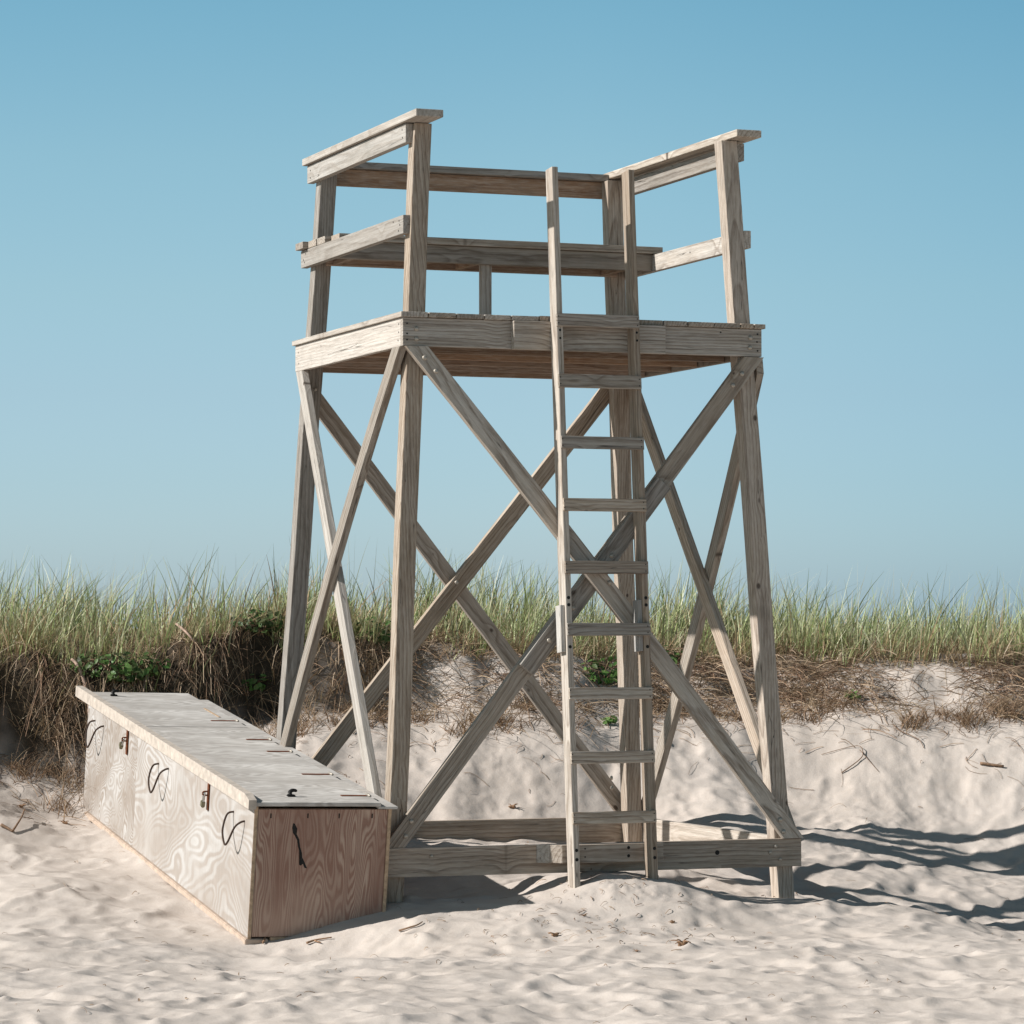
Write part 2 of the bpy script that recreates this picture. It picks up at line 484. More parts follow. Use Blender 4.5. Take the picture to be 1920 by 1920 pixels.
ctrl(tw(0.76, -0.36, -2.635)); ctrl(tw(1.19, -0.36, -2.60)); ctrl(tw(0.97, -0.25, -2.56)); ctrl(tw(0.95, -0.60, -2.66)); ctrl(tw(1.0, -0.05, -2.58))
ctrl(tw(1.95, -0.12, -2.73)); ctrl(tw(1.6, -0.2, -2.69)); ctrl(tw(-0.1, -0.12, -2.69)); ctrl(tw(0.35, -0.25, -2.70)); ctrl(tw(0.1, -0.5, -2.73))
ctrl(tw(2.5, -0.2, -2.76)); ctrl(tw(0.4, 0.8, -2.57)); ctrl(tw(1.2, 0.8, -2.57)); ctrl(tw(0.4, 1.6, -2.545)); ctrl(tw(1.3, 1.6, -2.55)); ctrl(tw(1.9, 1.2, -2.62)); ctrl(tw(0.0, 1.3, -2.57)); ctrl(tw(0.9, 1.75, -2.54))
ctrl(tw(-0.1, 1.9, -2.52)); ctrl(tw(2.03, 1.9, -2.57)); ctrl(tw(0.9, 2.0, -2.50)); ctrl(tw(0.4, 2.0, -2.50)); ctrl(tw(1.5, 2.0, -2.52))
for p_ in ((2.3, 16.9, -1.50), (2.8, 17.0, -1.53), (2.4, 17.5, -1.44), (2.5, 18.2, -1.35), (2.65, 18.7, -1.25), (1.75, 17.4, -1.37), (1.7, 18.0, -1.28), (2.0, 18.6, -1.18),
           (3.1, 18.5, -1.30), (2.5, 19.2, -1.04), (1.75, 16.9, -1.43), (2.6, 16.2, -1.53), (3.2, 17.6, -1.46), (1.5, 18.5, -1.13)): ctrl((p_[0], p_[1], p_[2] + CZ))
CTRL = np.array(CTRL)

def profile(x, y):
    ye = y_edge(x)
    yy = y - (ye - 19.75) * sstep(17.0, 19.0, y)      # the slope follows the bank
    z = np.interp(yy, PROF_Y, PROF_Z)
    k = (y - ye)
    z = z - 0.17 * sstep(0.9, 1.7, x) * sstep(17.5, 18.4, y) * (1 - sstep(18.9, 19.9, y))
    z = z - 0.20 * (1 - sstep(-2.6, -0.7, x)) * sstep(-1.3, -0.2, k) + 0.05 * sstep(0.5, 2.0, x) * sstep(-0.3, 0.6, k)
    wob = 0.10 * fbm(x * 3.1, y * 3.1, 61, 3)
    z = z + scarp_h(x) * sstep(-0.02, 0.22 + 0.25 * sstep(-1.5, 0.5, x), k + wob)
    crest = sstep(0.2, 1.6, k)
    z = z + crest * (0.05 + 0.16 * fbm(x * 0.7, y * 0.7, 71, 3))
    z = z - 1.35 * sstep(2.6, 7.0, k)
    return z

KSIG = 0.42
_r = CTRL[:, 2] - profile(CTRL[:, 0], CTRL[:, 1])
_d2 = (CTRL[:, None, 0] - CTRL[None, :, 0]) ** 2 + (CTRL[:, None, 1] - CTRL[None, :, 1]) ** 2
_w = np.linalg.solve(np.exp(-_d2 / (2 * KSIG ** 2)) + 0.06 * np.eye(len(CTRL)), _r)

def base_h(x, y):
    z = profile(x, y)
    for (cx, cy, _), w in zip(CTRL, _w):
        z = z + w * np.exp(-((x - cx) ** 2 + (y - cy) ** 2) / (2 * KSIG ** 2))
    return z

gx = np.arange(-4.4, 4.4001, 0.0145)
gy = np.concatenate([np.arange(11.0, 20.6, 0.0145)])
far = lambda a, b, n: a + (b - a) * (np.linspace(0, 1, n + 1)[1:] ** 3)
GX = np.concatenate([np.sort(-far(4.4, 900, 26)), gx, far(4.4, 900, 26)])
GY = np.concatenate([np.sort(-far(-11.0, 300, 26)), gy, np.arange(20.66, 28, 0.06), far(28, 1800, 26)])
XX, YY = np.meshgrid(GX, GY)
ZZ = base_h(XX, YY)
inner = (np.abs(XX) < 4.5) & (YY > 10.9) & (YY < 20.7)

# trampled hollows: each footprint is a shallow bowl, neighbours meet in soft crests
PIT = np.zeros_like(ZZ)
i0 = int(np.searchsorted(GX, -4.4)); j0 = int(np.searchsorted(GY, 11.0))
def dig(cx, cy, a, b, ang, dep, rim=0.25):
    R = a * 1.7
    ia, ib = np.searchsorted(GX, cx - R), np.searchsorted(GX, cx + R)
    ja, jb = np.searchsorted(GY, cy - R), np.searchsorted(GY, cy + R)
    if ib - ia < 2 or jb - ja < 2: return
    X = XX[ja:jb, ia:ib] - cx; Y = YY[ja:jb, ia:ib] - cy
    c, s = math.cos(ang), math.sin(ang)
    u = (c * X + s * Y) / a; v = (-s * X + c * Y) / b
    u = u + 0.25 * v * v
    r = np.sqrt(u * u + v * v)
    bowl = -dep * np.clip(1 - r * r, 0, 1) ** 1.2
    ridge = dep * rim * np.exp(-((r - 1.12) / 0.22) ** 2) * (0.6 + 0.6 * np.cos(np.arctan2(v, u) - 0.7))
    cur = PIT[ja:jb, ia:ib]
    k = np.clip(1 - r, 0, 1)
    PIT[ja:jb, ia:ib] = np.where(r < 1, cur * (1 - 0.75 * np.clip(k * 3, 0, 1)) + bowl, cur) + ridge
# --@PITS
for _ in range(1000):
    cx = RNG.uniform(-4.3, 4.3); cy = RNG.uniform(11.0, 19.4)
    amp = 1.0 - 0.7 * float(sstep(18.2, 19.2, np.array(cy)))
    sz = RNG.uniform(0.6, 1.3)
    dig(cx, cy, 0.25 * sz, 0.135 * sz * RNG.uniform(0.8, 1.3), RNG.uniform(0, math.pi), RNG.uniform(0.010, 0.034) * amp * sz, 0.22)
for _ in range(3000):
    cx = RNG.uniform(-4.3, 4.3); cy = RNG.uniform(11.0, 19.6)
    sz = RNG.uniform(0.55, 1.25)
    dig(cx, cy, 0.125 * sz, 0.062 * sz * RNG.uniform(0.8, 1.4), RNG.normal(1.2, 0.7), RNG.uniform(0.005, 0.0145) * sz, 0.35)
und = 0.050 * fbm(XX * 1.6, YY * 1.6, 5, 2) + 0.006 * (0.5 - np.abs(fbm(XX * 4.2, YY * 5.5, 9, 3))) * 2 * 0.6
fine = 0.0042 * fbm(XX * 14, YY * 14, 13, 3) + 0.0022 * fbm(XX * 45, YY * 45, 15, 2)
slope_amp = 1 - 0.25 * sstep(17.4, 18.4, YY)
fine_slope = 0.016 * fbm(XX * 6, YY * 5, 151, 3) * sstep(17.6, 18.4, YY)
def blur(A):
    B = A.copy()
    B[1:-1, 1:-1] = (A[1:-1, 1:-1] * 4 + A[:-2, 1:-1] * 2 + A[2:, 1:-1] * 2 + A[1:-1, :-2] * 2 + A[1:-1, 2:] * 2 + A[:-2, :-2] + A[:-2, 2:] + A[2:, :-2] + A[2:, 2:]) / 16
    return B
PIT = blur(PIT)
bank = sstep(-0.1, 0.15, YY - y_edge(XX)) * (1 - sstep(0.5, 1.0, YY - y_edge(XX)))
rough = (0.085 - 0.045 * sstep(-1.2, -0.2, XX)) * fbm(XX * 5, YY * 5, 81, 4) * bank
# keep the sand close to what leans in it
near = np.ones_like(ZZ)
for ic, (cx, cy, _) in enumerate(CTRL[:41]):
    near = np.minimum(near, (0.3 if ic < 11 else 0.55) + (0.7 if ic < 11 else 0.45) * sstep(0.05, 0.3, np.hypot(XX - cx, YY - cy)))
DET = (PIT + und * slope_amp + fine_slope) * near + fine + rough
# crumbled clods by the ladder's foot and on the slope behind
lump = np.maximum(0, vnoise(XX * 55, YY * 40, 91) - 0.12) * 0.035
L0 = tw(1.03, -0.52, 0)
lm = np.exp(-(((XX - L0.x) / 0.30) ** 2 + ((YY - L0.y) / 0.14) ** 2)) + 0.5 * sstep(0.1, 0.3, fbm(XX * 0.9, YY * 0.9, 95, 2)) * sstep(17.6, 18.3, YY)
DET = DET + lump * lm
edge_fade = np.clip(np.minimum.reduce([(4.4 - np.abs(XX)) / 0.3, (YY - 11.0) / 0.3]), 0, 1)
ZZ = ZZ + DET * np.where(inner, edge_fade, 0) + np.where(inner, 0, 0.10 * fbm(XX * 0.8, YY * 0.8, 5, 4) * (np.abs(XX) < 60) * (np.abs(YY) < 60))
ZZ = ZZ + CZ
ny, nx = ZZ.shape
V = np.stack([XX.ravel(), YY.ravel(), ZZ.ravel()], 1)
idx = np.arange(nx * ny).reshape(ny, nx)
F = np.stack([idx[:-1, :-1].ravel(), idx[:-1, 1:].ravel(), idx[1:, 1:].ravel(), idx[1:, :-1].ravel()], 1)
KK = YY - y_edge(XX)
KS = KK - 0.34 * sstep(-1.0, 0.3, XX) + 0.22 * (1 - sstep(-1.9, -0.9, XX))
soil_shade = sstep(-0.02, 0.20, KS + 0.22 * fbm(XX * 4, YY * 4 + ZZ * 3, 131, 3)) * (1 - 0.45 * sstep(-1.2, 0.6, XX) * (1 - sstep(0.1, 0.5, KS)))  # soil under the turf, plus shade painted over the left bank face
soil_shade = np.clip(soil_shade, 0, 1) * (1 - sstep(8, 14, KK))
scol = np.zeros((soil_shade.size, 3)); scol[:, 0] = soil_shade.ravel()
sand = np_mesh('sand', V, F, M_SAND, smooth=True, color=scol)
tag(sand, 'pale trampled beach sand rising into a dune bank', 'sand', kind='structure')

def ground(x, y):
    x = np.asarray(x, float); y = np.asarray(y, float)
    i = np.clip(np.searchsorted(GX, x) - 1, 0, nx - 2); j = np.clip(np.searchsorted(GY, y) - 1, 0, ny - 2)
    fx = (x - GX[i]) / (GX[i + 1] - GX[i]); fy = (y - GY[j]) / (GY[j + 1] - GY[j])
    return (ZZ[j, i] * (1 - fx) + ZZ[j, i + 1] * fx) * (1 - fy) + (ZZ[j + 1, i] * (1 - fx) + ZZ[j + 1, i + 1] * fx) * fy

# pixel of the photograph -> point on the sand (used once to find where a thing lies)
def on_sand(u, v):
    d = Vector(((u - 960) / 6195.4, 1, -(v - 960) / 6195.4))
    c, s = math.cos(0.03443), math.sin(0.03443)
    d = Vector((d.x, c * d.y - s * d.z, s * d.y + c * d.z))
    t = np.linspace(11.2, 24, 2600)
    z = CZ + d.z * t
    g_ = ground(d.x * t, d.y * t)
    k = int(np.argmax(z <= g_)) if np.any(z <= g_) else len(t) - 1
    return Vector((d.x * t[k], d.y * t[k], float(g_[k])))

# ------------------------------------------------------------------ lifeguard tower
W, D = 1.92868, 1.7966
SX, SY = 0.05587, 0.05515
IX, IY = 0.03222, 0.03232
FH = 0.13912
A = 0.089
T = 0.038
tower = empty('lifeguard_tower', tw(W / 2, D / 2, -2.65))
tag(tower, 'tall weathered wooden lifeguard stand on four braced legs standing in the sand', 'lifeguard tower')
TR = TT.to_3x3()

def tboard(name, c, x, y, z, L, wy, wz, mat=None, parent=None, **kw):
    """board centred at tower point c; axes given in tower space"""
    fm = frame(TT @ Vector(c), TR @ Vector(x), TR @ Vector(y), TR @ Vector(z))
    bm = board_bm(L, wy, wz, **kw)
    return mesh_obj(name, bm, mat or M_WOOD, fm, parent or tower)

def box_board(name, x0, x1, y0, y1, z0, z1, along, mat=None, parent=None, **kw):
    c = ((x0 + x1) / 2, (y0 + y1) / 2, (z0 + z1) / 2)
    d = (x1 - x0, y1 - y0, z1 - z0)
    if along == 'x': return tboard(name, c, (1, 0, 0), (0, 1, 0), (0, 0, 1), d[0], d[1], d[2], mat, parent, **kw)
    if along == 'y': return tboard(name, c, (0, 1, 0), (-1, 0, 0), (0, 0, 1), d[1], d[0], d[2], mat, parent, **kw)
    return tboard(name, c, (0, 0, 1), (1, 0, 0), (0, 1, 0), d[2], d[0], d[1], mat, parent, **kw)

def round_head(name, c, n, r, mat, parent, depth=0.006, dome=True):
    """small domed disc: c, n in tower space"""
    nn = (TR @ Vector(n)).normalized()
    q = nn.to_track_quat('Z', 'Y').to_matrix()
    fm = frame(TT @ Vector(c), q.col[0], q.col[1], q.col[2])
    bm = bmesh.new()
    prof = [(1.0, -0.002), (1.0, depth * 0.35), (0.8, depth * 0.75), (0.4, depth), ] if dome else [(1.0, -0.002), (1.0, depth)]
    rings = []
    for (k, z) in prof:
        rings.append([bm.verts.new((r * k * math.cos(2 * math.pi * i / 12), r * k * math.sin(2 * math.pi * i / 12), z)) for i in range(12)])
    for a_, b_ in zip(rings, rings[1:]):
        for i in range(12): bm.faces.new((a_[i], a_[(i + 1) % 12], b_[(i + 1) % 12], b_[i]))
    bm.faces.new(rings[-1]); bm.faces.new(rings[0][::-1])
    return mesh_obj(name, bm, mat, fm, parent, smooth=dome)

def bolt(c, n, parent, r=0.012): return round_head('bolt', c, n, r, M_BOLT, parent, 0.009)
def nail(c, n, parent, r=0.0045): return round_head('nail', c, n, r, M_BLACK, parent, 0.001, False)

# posts: straight from the sand to the hand rails, spread towards the ground
posts = {}
for key, sx, sy, top in (('FL', -1, -1, 1.112), ('FR', 1, -1, 1.112), ('BL', -1, 1, 1.098), ('BR', 1, 1, 1.098)):
    px = IX if sx < 0 else W - IX - A
    py = IY if sy < 0 else D - IY - A
    bot = -2.95
    bm = bmesh.new()
    zc = (top + bot) / 2
    vs = []
    n = 12
    for i in range(n + 1):
        z = bot + (top - bot) * i / n
        ox, oy = px - sx * SX * z, py - sy * SY * z
        wv = 0.0025 * math.sin(i * 1.3 + sx + 2 * sy)
        vs.append([bm.verts.new((z - zc, ox + dx * A + wv, oy + dy * A)) for dx, dy in ((0, 0), (1, 0), (1, 1), (0, 1))])
    for a_, b_ in zip(vs, vs[1:]):
        for i in range(4): bm.faces.new((a_[i], a_[(i + 1) % 4], b_[(i + 1) % 4], b_[i]))
    bm.faces.new(vs[0][::-1]); bm.faces.new(vs[-1])
    bmesh.ops.recalc_face_normals(bm, faces=bm.faces)
    ed = [e for e in bm.edges if e.calc_face_angle(0) > 0.5]
    bmesh.ops.bevel(bm, geom=ed, offset=0.004, segments=2, affect='EDGES', profile=0.6)
    # mesh axes: x = up, y = tower x, z = tower y; move its own centre line to the origin
    cx = px - sx * SX * zc + A / 2; cy = py - sy * SY * zc + A / 2
    bmesh.ops.translate(bm, vec=(0, -cx, -cy), verts=bm.verts)
    fm = frame(TT @ Vector((cx, cy, zc)), TR @ Vector((0, 0, 1)), TR @ Vector((1, 0, 0)), TR @ Vector((0, 1, 0)))
    posts[key] = mesh_obj('post', bm, M_WOOD, fm, tower)

# deck
deck = empty('deck', tw(W / 2, D / 2, 0.15), tower)
FT = 0.031
f1 = box_board('rim_board', 0, W, 0, FT, 0, FH, 'x', parent=deck)
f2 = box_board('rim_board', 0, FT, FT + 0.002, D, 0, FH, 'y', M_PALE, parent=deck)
f3 = box_board('rim_board', W - FT, W, FT + 0.002, D, 0, FH, 'y', parent=deck)
f4 = box_board('rim_board', FT + 0.002, W - FT - 0.002, D - FT, D, 0, FH, 'x', M_DECK, parent=deck)
for y in (0.38, 0.73, 1.08, 1.43):
    box_board('joist', FT + 0.003, W - FT - 0.003, y, y + 0.038, 0.002, FH, 'x', M_DECK, parent=deck)
xs = [-0.0175, 0.126, 0.271, 0.418, 0.560, 0.708, 0.842, 0.976, 1.110, 1.244, 1.378, 1.512, 1.657, 1.804, 1.880, 1.9465]
for i, (a_, b_) in enumerate(zip(xs, xs[1:])):
    jj = random.uniform(-0.004, 0.004)
    box_board('deck_board', a_ + 0.0025, b_ - 0.0025, -0.0175 + jj, D + 0.0175 + jj, FH + 0.001 + random.uniform(0, 0.002), FH + 0.0268 + random.uniform(-0.0015, 0.002), 'y', parent=deck, bevel=0.004)
box_board('backing_board', 0.565, 1.379, -0.042, -0.0008, -0.004, FH - 0.001, 'x', parent=deck)
for (x, z) in ((0.05, 0.085), (0.05, 0.035), (1.845, 0.095), (1.842, 0.045)): bolt((x + 0.02, 0, z), (0, -1, 0), f1)
for (x, z) in ((0.022, 0.11), (0.022, 0.06), (0.022, 0.03), (1.905, 0.115), (1.902, 0.075), (1.905, 0.03), (1.70, 0.118)): nail((x, 0, z), (0, -1, 0), f1)
for (y, z) in ((0.06, 0.11), (0.06, 0.07), (0.07, 0.03), (1.74, 0.1), (1.73, 0.04)): nail((0, y, z), (-1, 0, 0), f2)

# hand rails
def side_rail(left):
    r = empty('guard_rail', tw(0.1 if left else W - 0.1, D / 2, 1.05), tower)
    if left:
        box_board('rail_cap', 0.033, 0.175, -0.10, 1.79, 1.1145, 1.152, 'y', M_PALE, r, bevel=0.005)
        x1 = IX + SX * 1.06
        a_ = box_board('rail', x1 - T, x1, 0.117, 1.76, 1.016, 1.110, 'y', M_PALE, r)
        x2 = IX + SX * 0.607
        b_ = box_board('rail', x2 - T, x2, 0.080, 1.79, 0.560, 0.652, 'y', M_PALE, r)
        for (y, z) in ((0.17, 1.085), (0.165, 1.045), (1.70, 1.08), (1.70, 1.04)): nail((x1 - T, y, z), (-1, 0, 0), a_)
        for (y, z) in ((0.14, 0.628), (0.13, 0.607), (0.15, 0.58), (0.23, 0.632), (1.70, 0.63), (1.74, 0.60), (1.72, 0.585)): nail((x2 - T, y, z), (-1, 0, 0), b_)
    else:
        box_board('rail_cap', 1.776, 1.915, -0.035, 1.87, 1.1145, 1.152, 'y', M_WOOD, r, bevel=0.005)
        x1 = W - IX - SX * 1.06
        box_board('rail', x1, x1 + T, 0.09, 1.80, 1.010, 1.099, 'y', M_WOOD, r)
        x2 = W - IX - SX * 0.607
        b_ = box_board('rail', x2, x2 + T, 0.065, 1.80, 0.560, 0.650, 'y', M_WOOD, r)
        for (y, z) in ((1.22, 0.58), (0.75, 0.61)): nail((x2, y, z), (-1, 0, 0), b_)
side_rail(True); side_rail(False)
r = empty('guard_rail', tw(W / 2, 1.7, 1.05), tower)
box_board('rail_cap', 0.177, 1.774, 1.665, 1.80, 1.100, 1.137, 'x', M_WOOD, r)
yb = D - IY - SY * 1.05
box_board('rail', 0.10, 1.83, yb, yb + T, 1.008, 1.098, 'x', M_DECK, r)

# bench
seat = empty('bench', tw(W / 2, 1.5, 0.62), tower)
box_board('apron', 0.066, 1.862, 1.258, 1.296, 0.562, 0.653, 'x', M_WOOD, seat)
for (x0, x1, y0, y1) in ((0.068, 1.915, 1.235, 1.375), (0.034, 1.90, 1.380, 1.520), (0.030, 1.905, 1.525, 1.662), (0.0, 1.90, 1.667, 1.80)):
    box_board('seat_board', x0, x1, y0, y1, 0.6545 + random.uniform(0, 0.001), 0.692, 'x', M_WOOD, seat)
box_board('apron', 0.12, 1.80, 1.602, 1.640, 0.562, 0.6525, 'x', M_DECK, seat)
box_board('leg', 0.885, 0.945, 1.298, 1.336, 0.168, 0.652, 'z', M_WOOD, seat)
for x in (0.15, 0.845, 1.70):
    box_board('bearer', x, x + T, 1.298 if x != 0.845 else 1.34, 1.60, 0.566, 0.652, 'y', M_DECK, seat)

# bottom beams, nailed round the feet of the posts
ZB0, ZB1 = -2.577, -2.437
yf = IY + SY * -2.507 - T
xl = IX - SX * 2.507; xr = W - IX + SX * 2.507
ybk = D - IY + SY * 2.507
bf = box_board('sill_beam', xl - T, xr + T, yf, yf + T, ZB0, ZB1, 'x', M_WOOD)
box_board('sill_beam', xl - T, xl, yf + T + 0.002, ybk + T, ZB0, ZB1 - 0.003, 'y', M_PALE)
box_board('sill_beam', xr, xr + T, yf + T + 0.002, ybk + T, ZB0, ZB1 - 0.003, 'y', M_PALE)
box_board('sill_beam', xl + 0.002, xr - 0.002, ybk, ybk + T, ZB0, ZB1, 'x', M_WOOD)
for (x, z) in ((1.93, -2.475), (1.90, -2.505), (1.955, -2.54), (0.1, -2.48)): bolt((x, yf, z), (0, -1, 0), bf, 0.010)
round_head('knot', (1.61, yf, -2.498), (0, -1, 0), 0.012, M_BLACK, bf, 0.001, False)

# cross braces
def brace(face, p0, p1, layer=0.0, bow=0.0, z0=-2.435, z1=-0.003, mat=None, width=A, thick=T, bolts=(), ulim=None):
    (u0, a0), (u1, a1) = p0, p1
    def pos(u, z, t):
        if face == 'front': return Vector((u, IY + SY * z - t, z))
        if face == 'back': return Vector((u, D - IY - SY * z + t, z))
        if face == 'left': return Vector((IX + SX * z - t, u, z))
        return Vector((W - IX - SX * z + t, u, z))
    t0 = layer + thick / 2 + 0.0005
    # run past both ends, then saw level
    du, da = u1 - u0, a1 - a0
    e = 0.09
    q0 = pos(u0 - du * e, a0 - da * e, t0); q1 = pos(u1 + du * e, a1 + da * e, t0)
    xax = (q1 - q0).normalized()
    nrm = {'front': Vector((0, -1, SY)), 'back': Vector((0, 1, SY)), 'left': Vector((-1, 0, SX)), 'right': Vector((1, 0, SX))}[face].normalized()
    nrm = (nrm - xax * nrm.dot(xax)).normalized()
    yax = nrm.cross(xax)
    L = (q1 - q0).length
    bm = board_bm(L, width, thick, bow=bow if bow else 0.0)
    fm_t = frame((q0 + q1) / 2, xax, yax, nrm)
    inv = fm_t.inverted()
    for zz, s in ((z1, 1), (z0, -1)):
        if zz is None: continue
        co = inv @ Vector((0, 0, zz)); no = inv.to_3x3() @ Vector((0, 0, s))
        clip(bm, inv @ Vector(((q0.x + q1.x) / 2, (q0.y + q1.y) / 2, zz)), no)
    if ulim:
        ua = Vector((1, 0, 0)) if face in ('front', 'back') else Vector((0, 1, 0))
        for uu, s in ((ulim[0], -1), (ulim[1], 1)):
            if uu is not None: clip(bm, inv @ (ua * uu + Vector((0, 0, -1)) + (Vector((0, q0.y, 0)) if ua.x else Vector((q0.x, 0, 0)))), inv.to_3x3() @ (ua * s))
    o = mesh_obj('brace', bm, mat or M_WOOD, TT @ fm_t, tower)
    for (bu, bz) in bolts:
        s = (bz - a0) / (a1 - a0) * 2 - 1
        s = s / (1 + 2 * e)
        c = pos(bu, bz, layer + thick + bow * (1 - s * s))
        bolt(c, nrm, o, 0.0125)
    return o

def mitre(face, p0, p1, layer, za, zb, mat=None, bolts=()):
    """short splice board cut square, between heights za (top) and zb"""
    (u0, a0), (u1, a1) = p0, p1
    f = lambda z: u0 + (u1 - u0) * (z - a0) / (a1 - a0)
    c0 = Vector((f(za), IY + SY * za - layer - T / 2 - 0.001, za)); c1 = Vector((f(zb), IY + SY * zb - layer - T / 2 - 0.001, zb))
    xax = (c1 - c0).normalized(); nrm = Vector((0, -1, SY)).normalized(); nrm = (nrm - xax * nrm.dot(xax)).normalized()
    bm = board_bm((c1 - c0).length, A, T)
    o = mesh_obj('brace', bm, mat or M_WOOD, TT @ frame((c0 + c1) / 2, xax, nrm.cross(xax), nrm), tower)
    for bz in bolts: bolt((f(bz), IY + SY * bz - layer - T, bz), nrm, o, 0.0125)
    return o

brace('front', (0.060, 0.0), (2.02, -2.43), 0.0, bow=0.080, bolts=((0.10, -0.06), (0.155, -0.125), (1.03, -1.155), (1.945, -2.34), (1.965, -2.40)))
PF = ((1.885, 0.0), (-0.085, -2.43))
fz = lambda z: PF[0][0] + (PF[1][0] - PF[0][0]) * z / -2.43
brace('front', (fz(0), 0.0), (fz(-1.1), -1.1), z0=-1.08, bolts=((fz(-0.09), -0.09), (fz(-0.13) - 0.02, -0.15)))
brace('front', (fz(-1.12), -1.12), (fz(-2.43), -2.43), z1=-1.083, bolts=((-0.0, -2.31), (-0.03, -2.38)))
mitre('front', *PF, T + 0.001, -0.655, -1.585, bolts=(-0.82, -1.02, -1.28, -1.44))
brace('back', (0.005, 0.0), (2.0, -2.43), T, ulim=(0.06, None))
brace('back', (1.864, 0.0), (-0.09, -2.43), 0.0)
bolt((0.935, D - IY + SY * 1.13 - 0.0005, -1.13), (0, -1, 0), tower)
brace('left', (0.05, 0.0), (1.855, -2.43), 0.0, bow=0.040, mat=M_WOOD, z0=-2.44)
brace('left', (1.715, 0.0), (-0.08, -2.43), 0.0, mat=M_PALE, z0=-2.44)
brace('right', (1.70, 0.0), (-0.075, -2.43), 0.0, z0=-2.44)
brace('right', (0.02, 0.0), (1.86, -2.43), 0.0, bow=0.042, z0=-2.44, ulim=(0.03, None))

# ladder, bolted to the deck and to a block on the front sill
ladder = empty('ladder', tw(0.98, -0.36, -2.62), tower)
lad_y = lambda z: -0.1334 + 0.084 * z
rails = []
for x0, top in ((0.760, 0.905), (1.170, 0.910)):
    zb_ = -2.78
    c = Vector((x0 + 0.016, (lad_y(top) + lad_y(zb_)) / 2 + 0.045, (top + zb_) / 2))
    up = Vector((0, 0.084, 1)).normalized()
    sd = Vector((1, 0, 0)); fr = up.cross(sd)
    rails.append(tboard('side_rail', c, up, sd, fr, (top - zb_) * math.sqrt(1 + 0.084 ** 2), 0.032, 0.090, M_WOOD, ladder, bevel=0.004))
    for z in (0.09, 0.05, -1.23, -1.265, -1.47, -2.455, -2.50): nail((x0 + 0.016, lad_y(z), z), (0, -1, 0), rails[-1], 0.0085 if z < 0 else 0.006)
for (zt, zb_) in ((.173, .109), (-.128, -.195), (-.436, -.497), (-.742, -.805), (-1.05, -1.113), (-1.354, -1.416), (-1.669, -1.726), (-1.978, -2.038), (-2.27, -2.33)):
    zc = (zt + zb_) / 2
    up = Vector((0, 0.084, 1)).normalized(); sd = Vector((1, random.uniform(-0.004, 0.004), random.uniform(-0.006, 0.006))).normalized()
    fr = sd.cross(up)
    rg = tboard('rung', (0.978 + random.uniform(-0.003, 0.003), lad_y(zc) - 0.007, zc), sd, up, fr, 0.440, abs(zt - zb_), 0.020, M_WOOD, ladder, bevel=0.003)
    for dx in (-0.21, 0.21):
        for dz in (-0.016, 0.016): nail((0.974 + dx, lad_y(zc + dz) - 0.0172, zc + dz), (0, -1, 0.08), rg, 0.003)
for x0, za, zb_ in ((0.737, -1.268, -1.499), (1.148, -1.241, -1.495)):
    zc = (za + zb_) / 2
    up = Vector((0, 0.084, 1)).normalized(); sd = Vector((1, 0, 0))
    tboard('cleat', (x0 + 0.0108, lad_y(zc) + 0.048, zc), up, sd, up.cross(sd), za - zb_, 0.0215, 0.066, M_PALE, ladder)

def prism_board(name, poly, z0, z1, mat, parent):
    """plan outline (tower x, y) raised from z0 to z1"""
    cx = sum(p[0] for p in poly) / len(poly); cy = sum(p[1] for p in poly) / len(poly); zc = (z0 + z1) / 2
    bm = bmesh.new()
    lo = [bm.verts.new((p[0] - cx, p[1] - cy, z0 - zc)) for p in poly]
    hi = [bm.verts.new((p[0] - cx, p[1] - cy, z1 - zc)) for p in poly]
    bm.faces.new(lo[::-1]); bm.faces.new(hi)
    for i in range(len(poly)):
        j = (i + 1) % len(poly); bm.faces.new((lo[i], lo[j], hi[j], hi[i]))
    bmesh.ops.recalc_face_normals(bm, faces=bm.faces)
    bmesh.ops.bevel(bm, geom=bm.edges[:], offset=0.002, segments=1, affect='EDGES')
    return mesh_obj(name, bm, mat, frame(TT @ Vector((cx, cy, zc)), TR.col[0], TR.col[1], TR.col[2]), parent)
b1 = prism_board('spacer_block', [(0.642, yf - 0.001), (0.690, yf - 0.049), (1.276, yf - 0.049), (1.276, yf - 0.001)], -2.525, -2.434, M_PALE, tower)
b2 = prism_board('spacer_block', [(0.692, yf - 0.050), (0.740, yf - 0.098), (1.276, yf - 0.098), (1.276, yf - 0.050)], -2.524, -2.435, M_WOOD, tower)
for (x, z) in ((1.09, -2.455), (1.09, -2.495), (0.86, -2.455), (0.86, -2.495)): round_head('bolt', (x, yf - 0.098, z), (0, -1, 0), 0.008 if x > 1 else 0.004, M_BLACK, b2, 0.001, False)

# bolts that poke out of the back of the post
for z in (-0.11, -0.165): bolt((W - IX - A + SX * -z, D - IY - A * 0.5 - SY * z, z - 2.1), (-1, 0, 0), posts['BR'])
for (x, z) in ((0.0, -0.10),): bolt((IX + SX * z + 0.05, D - IY - A - SY * z, z), (0, -1, 0), posts['BL'], 0.010)

# ------------------------------------------------------------------ plywood storage chest
BR3 = BOX_M.to_3x3()
chest = empty('storage_chest', bxp(BW / 2, BL_ / 2, -BH))
tag(chest, 'long plywood storage chest with rope handles and padlocked lid half sunk in sand', 'storage chest')

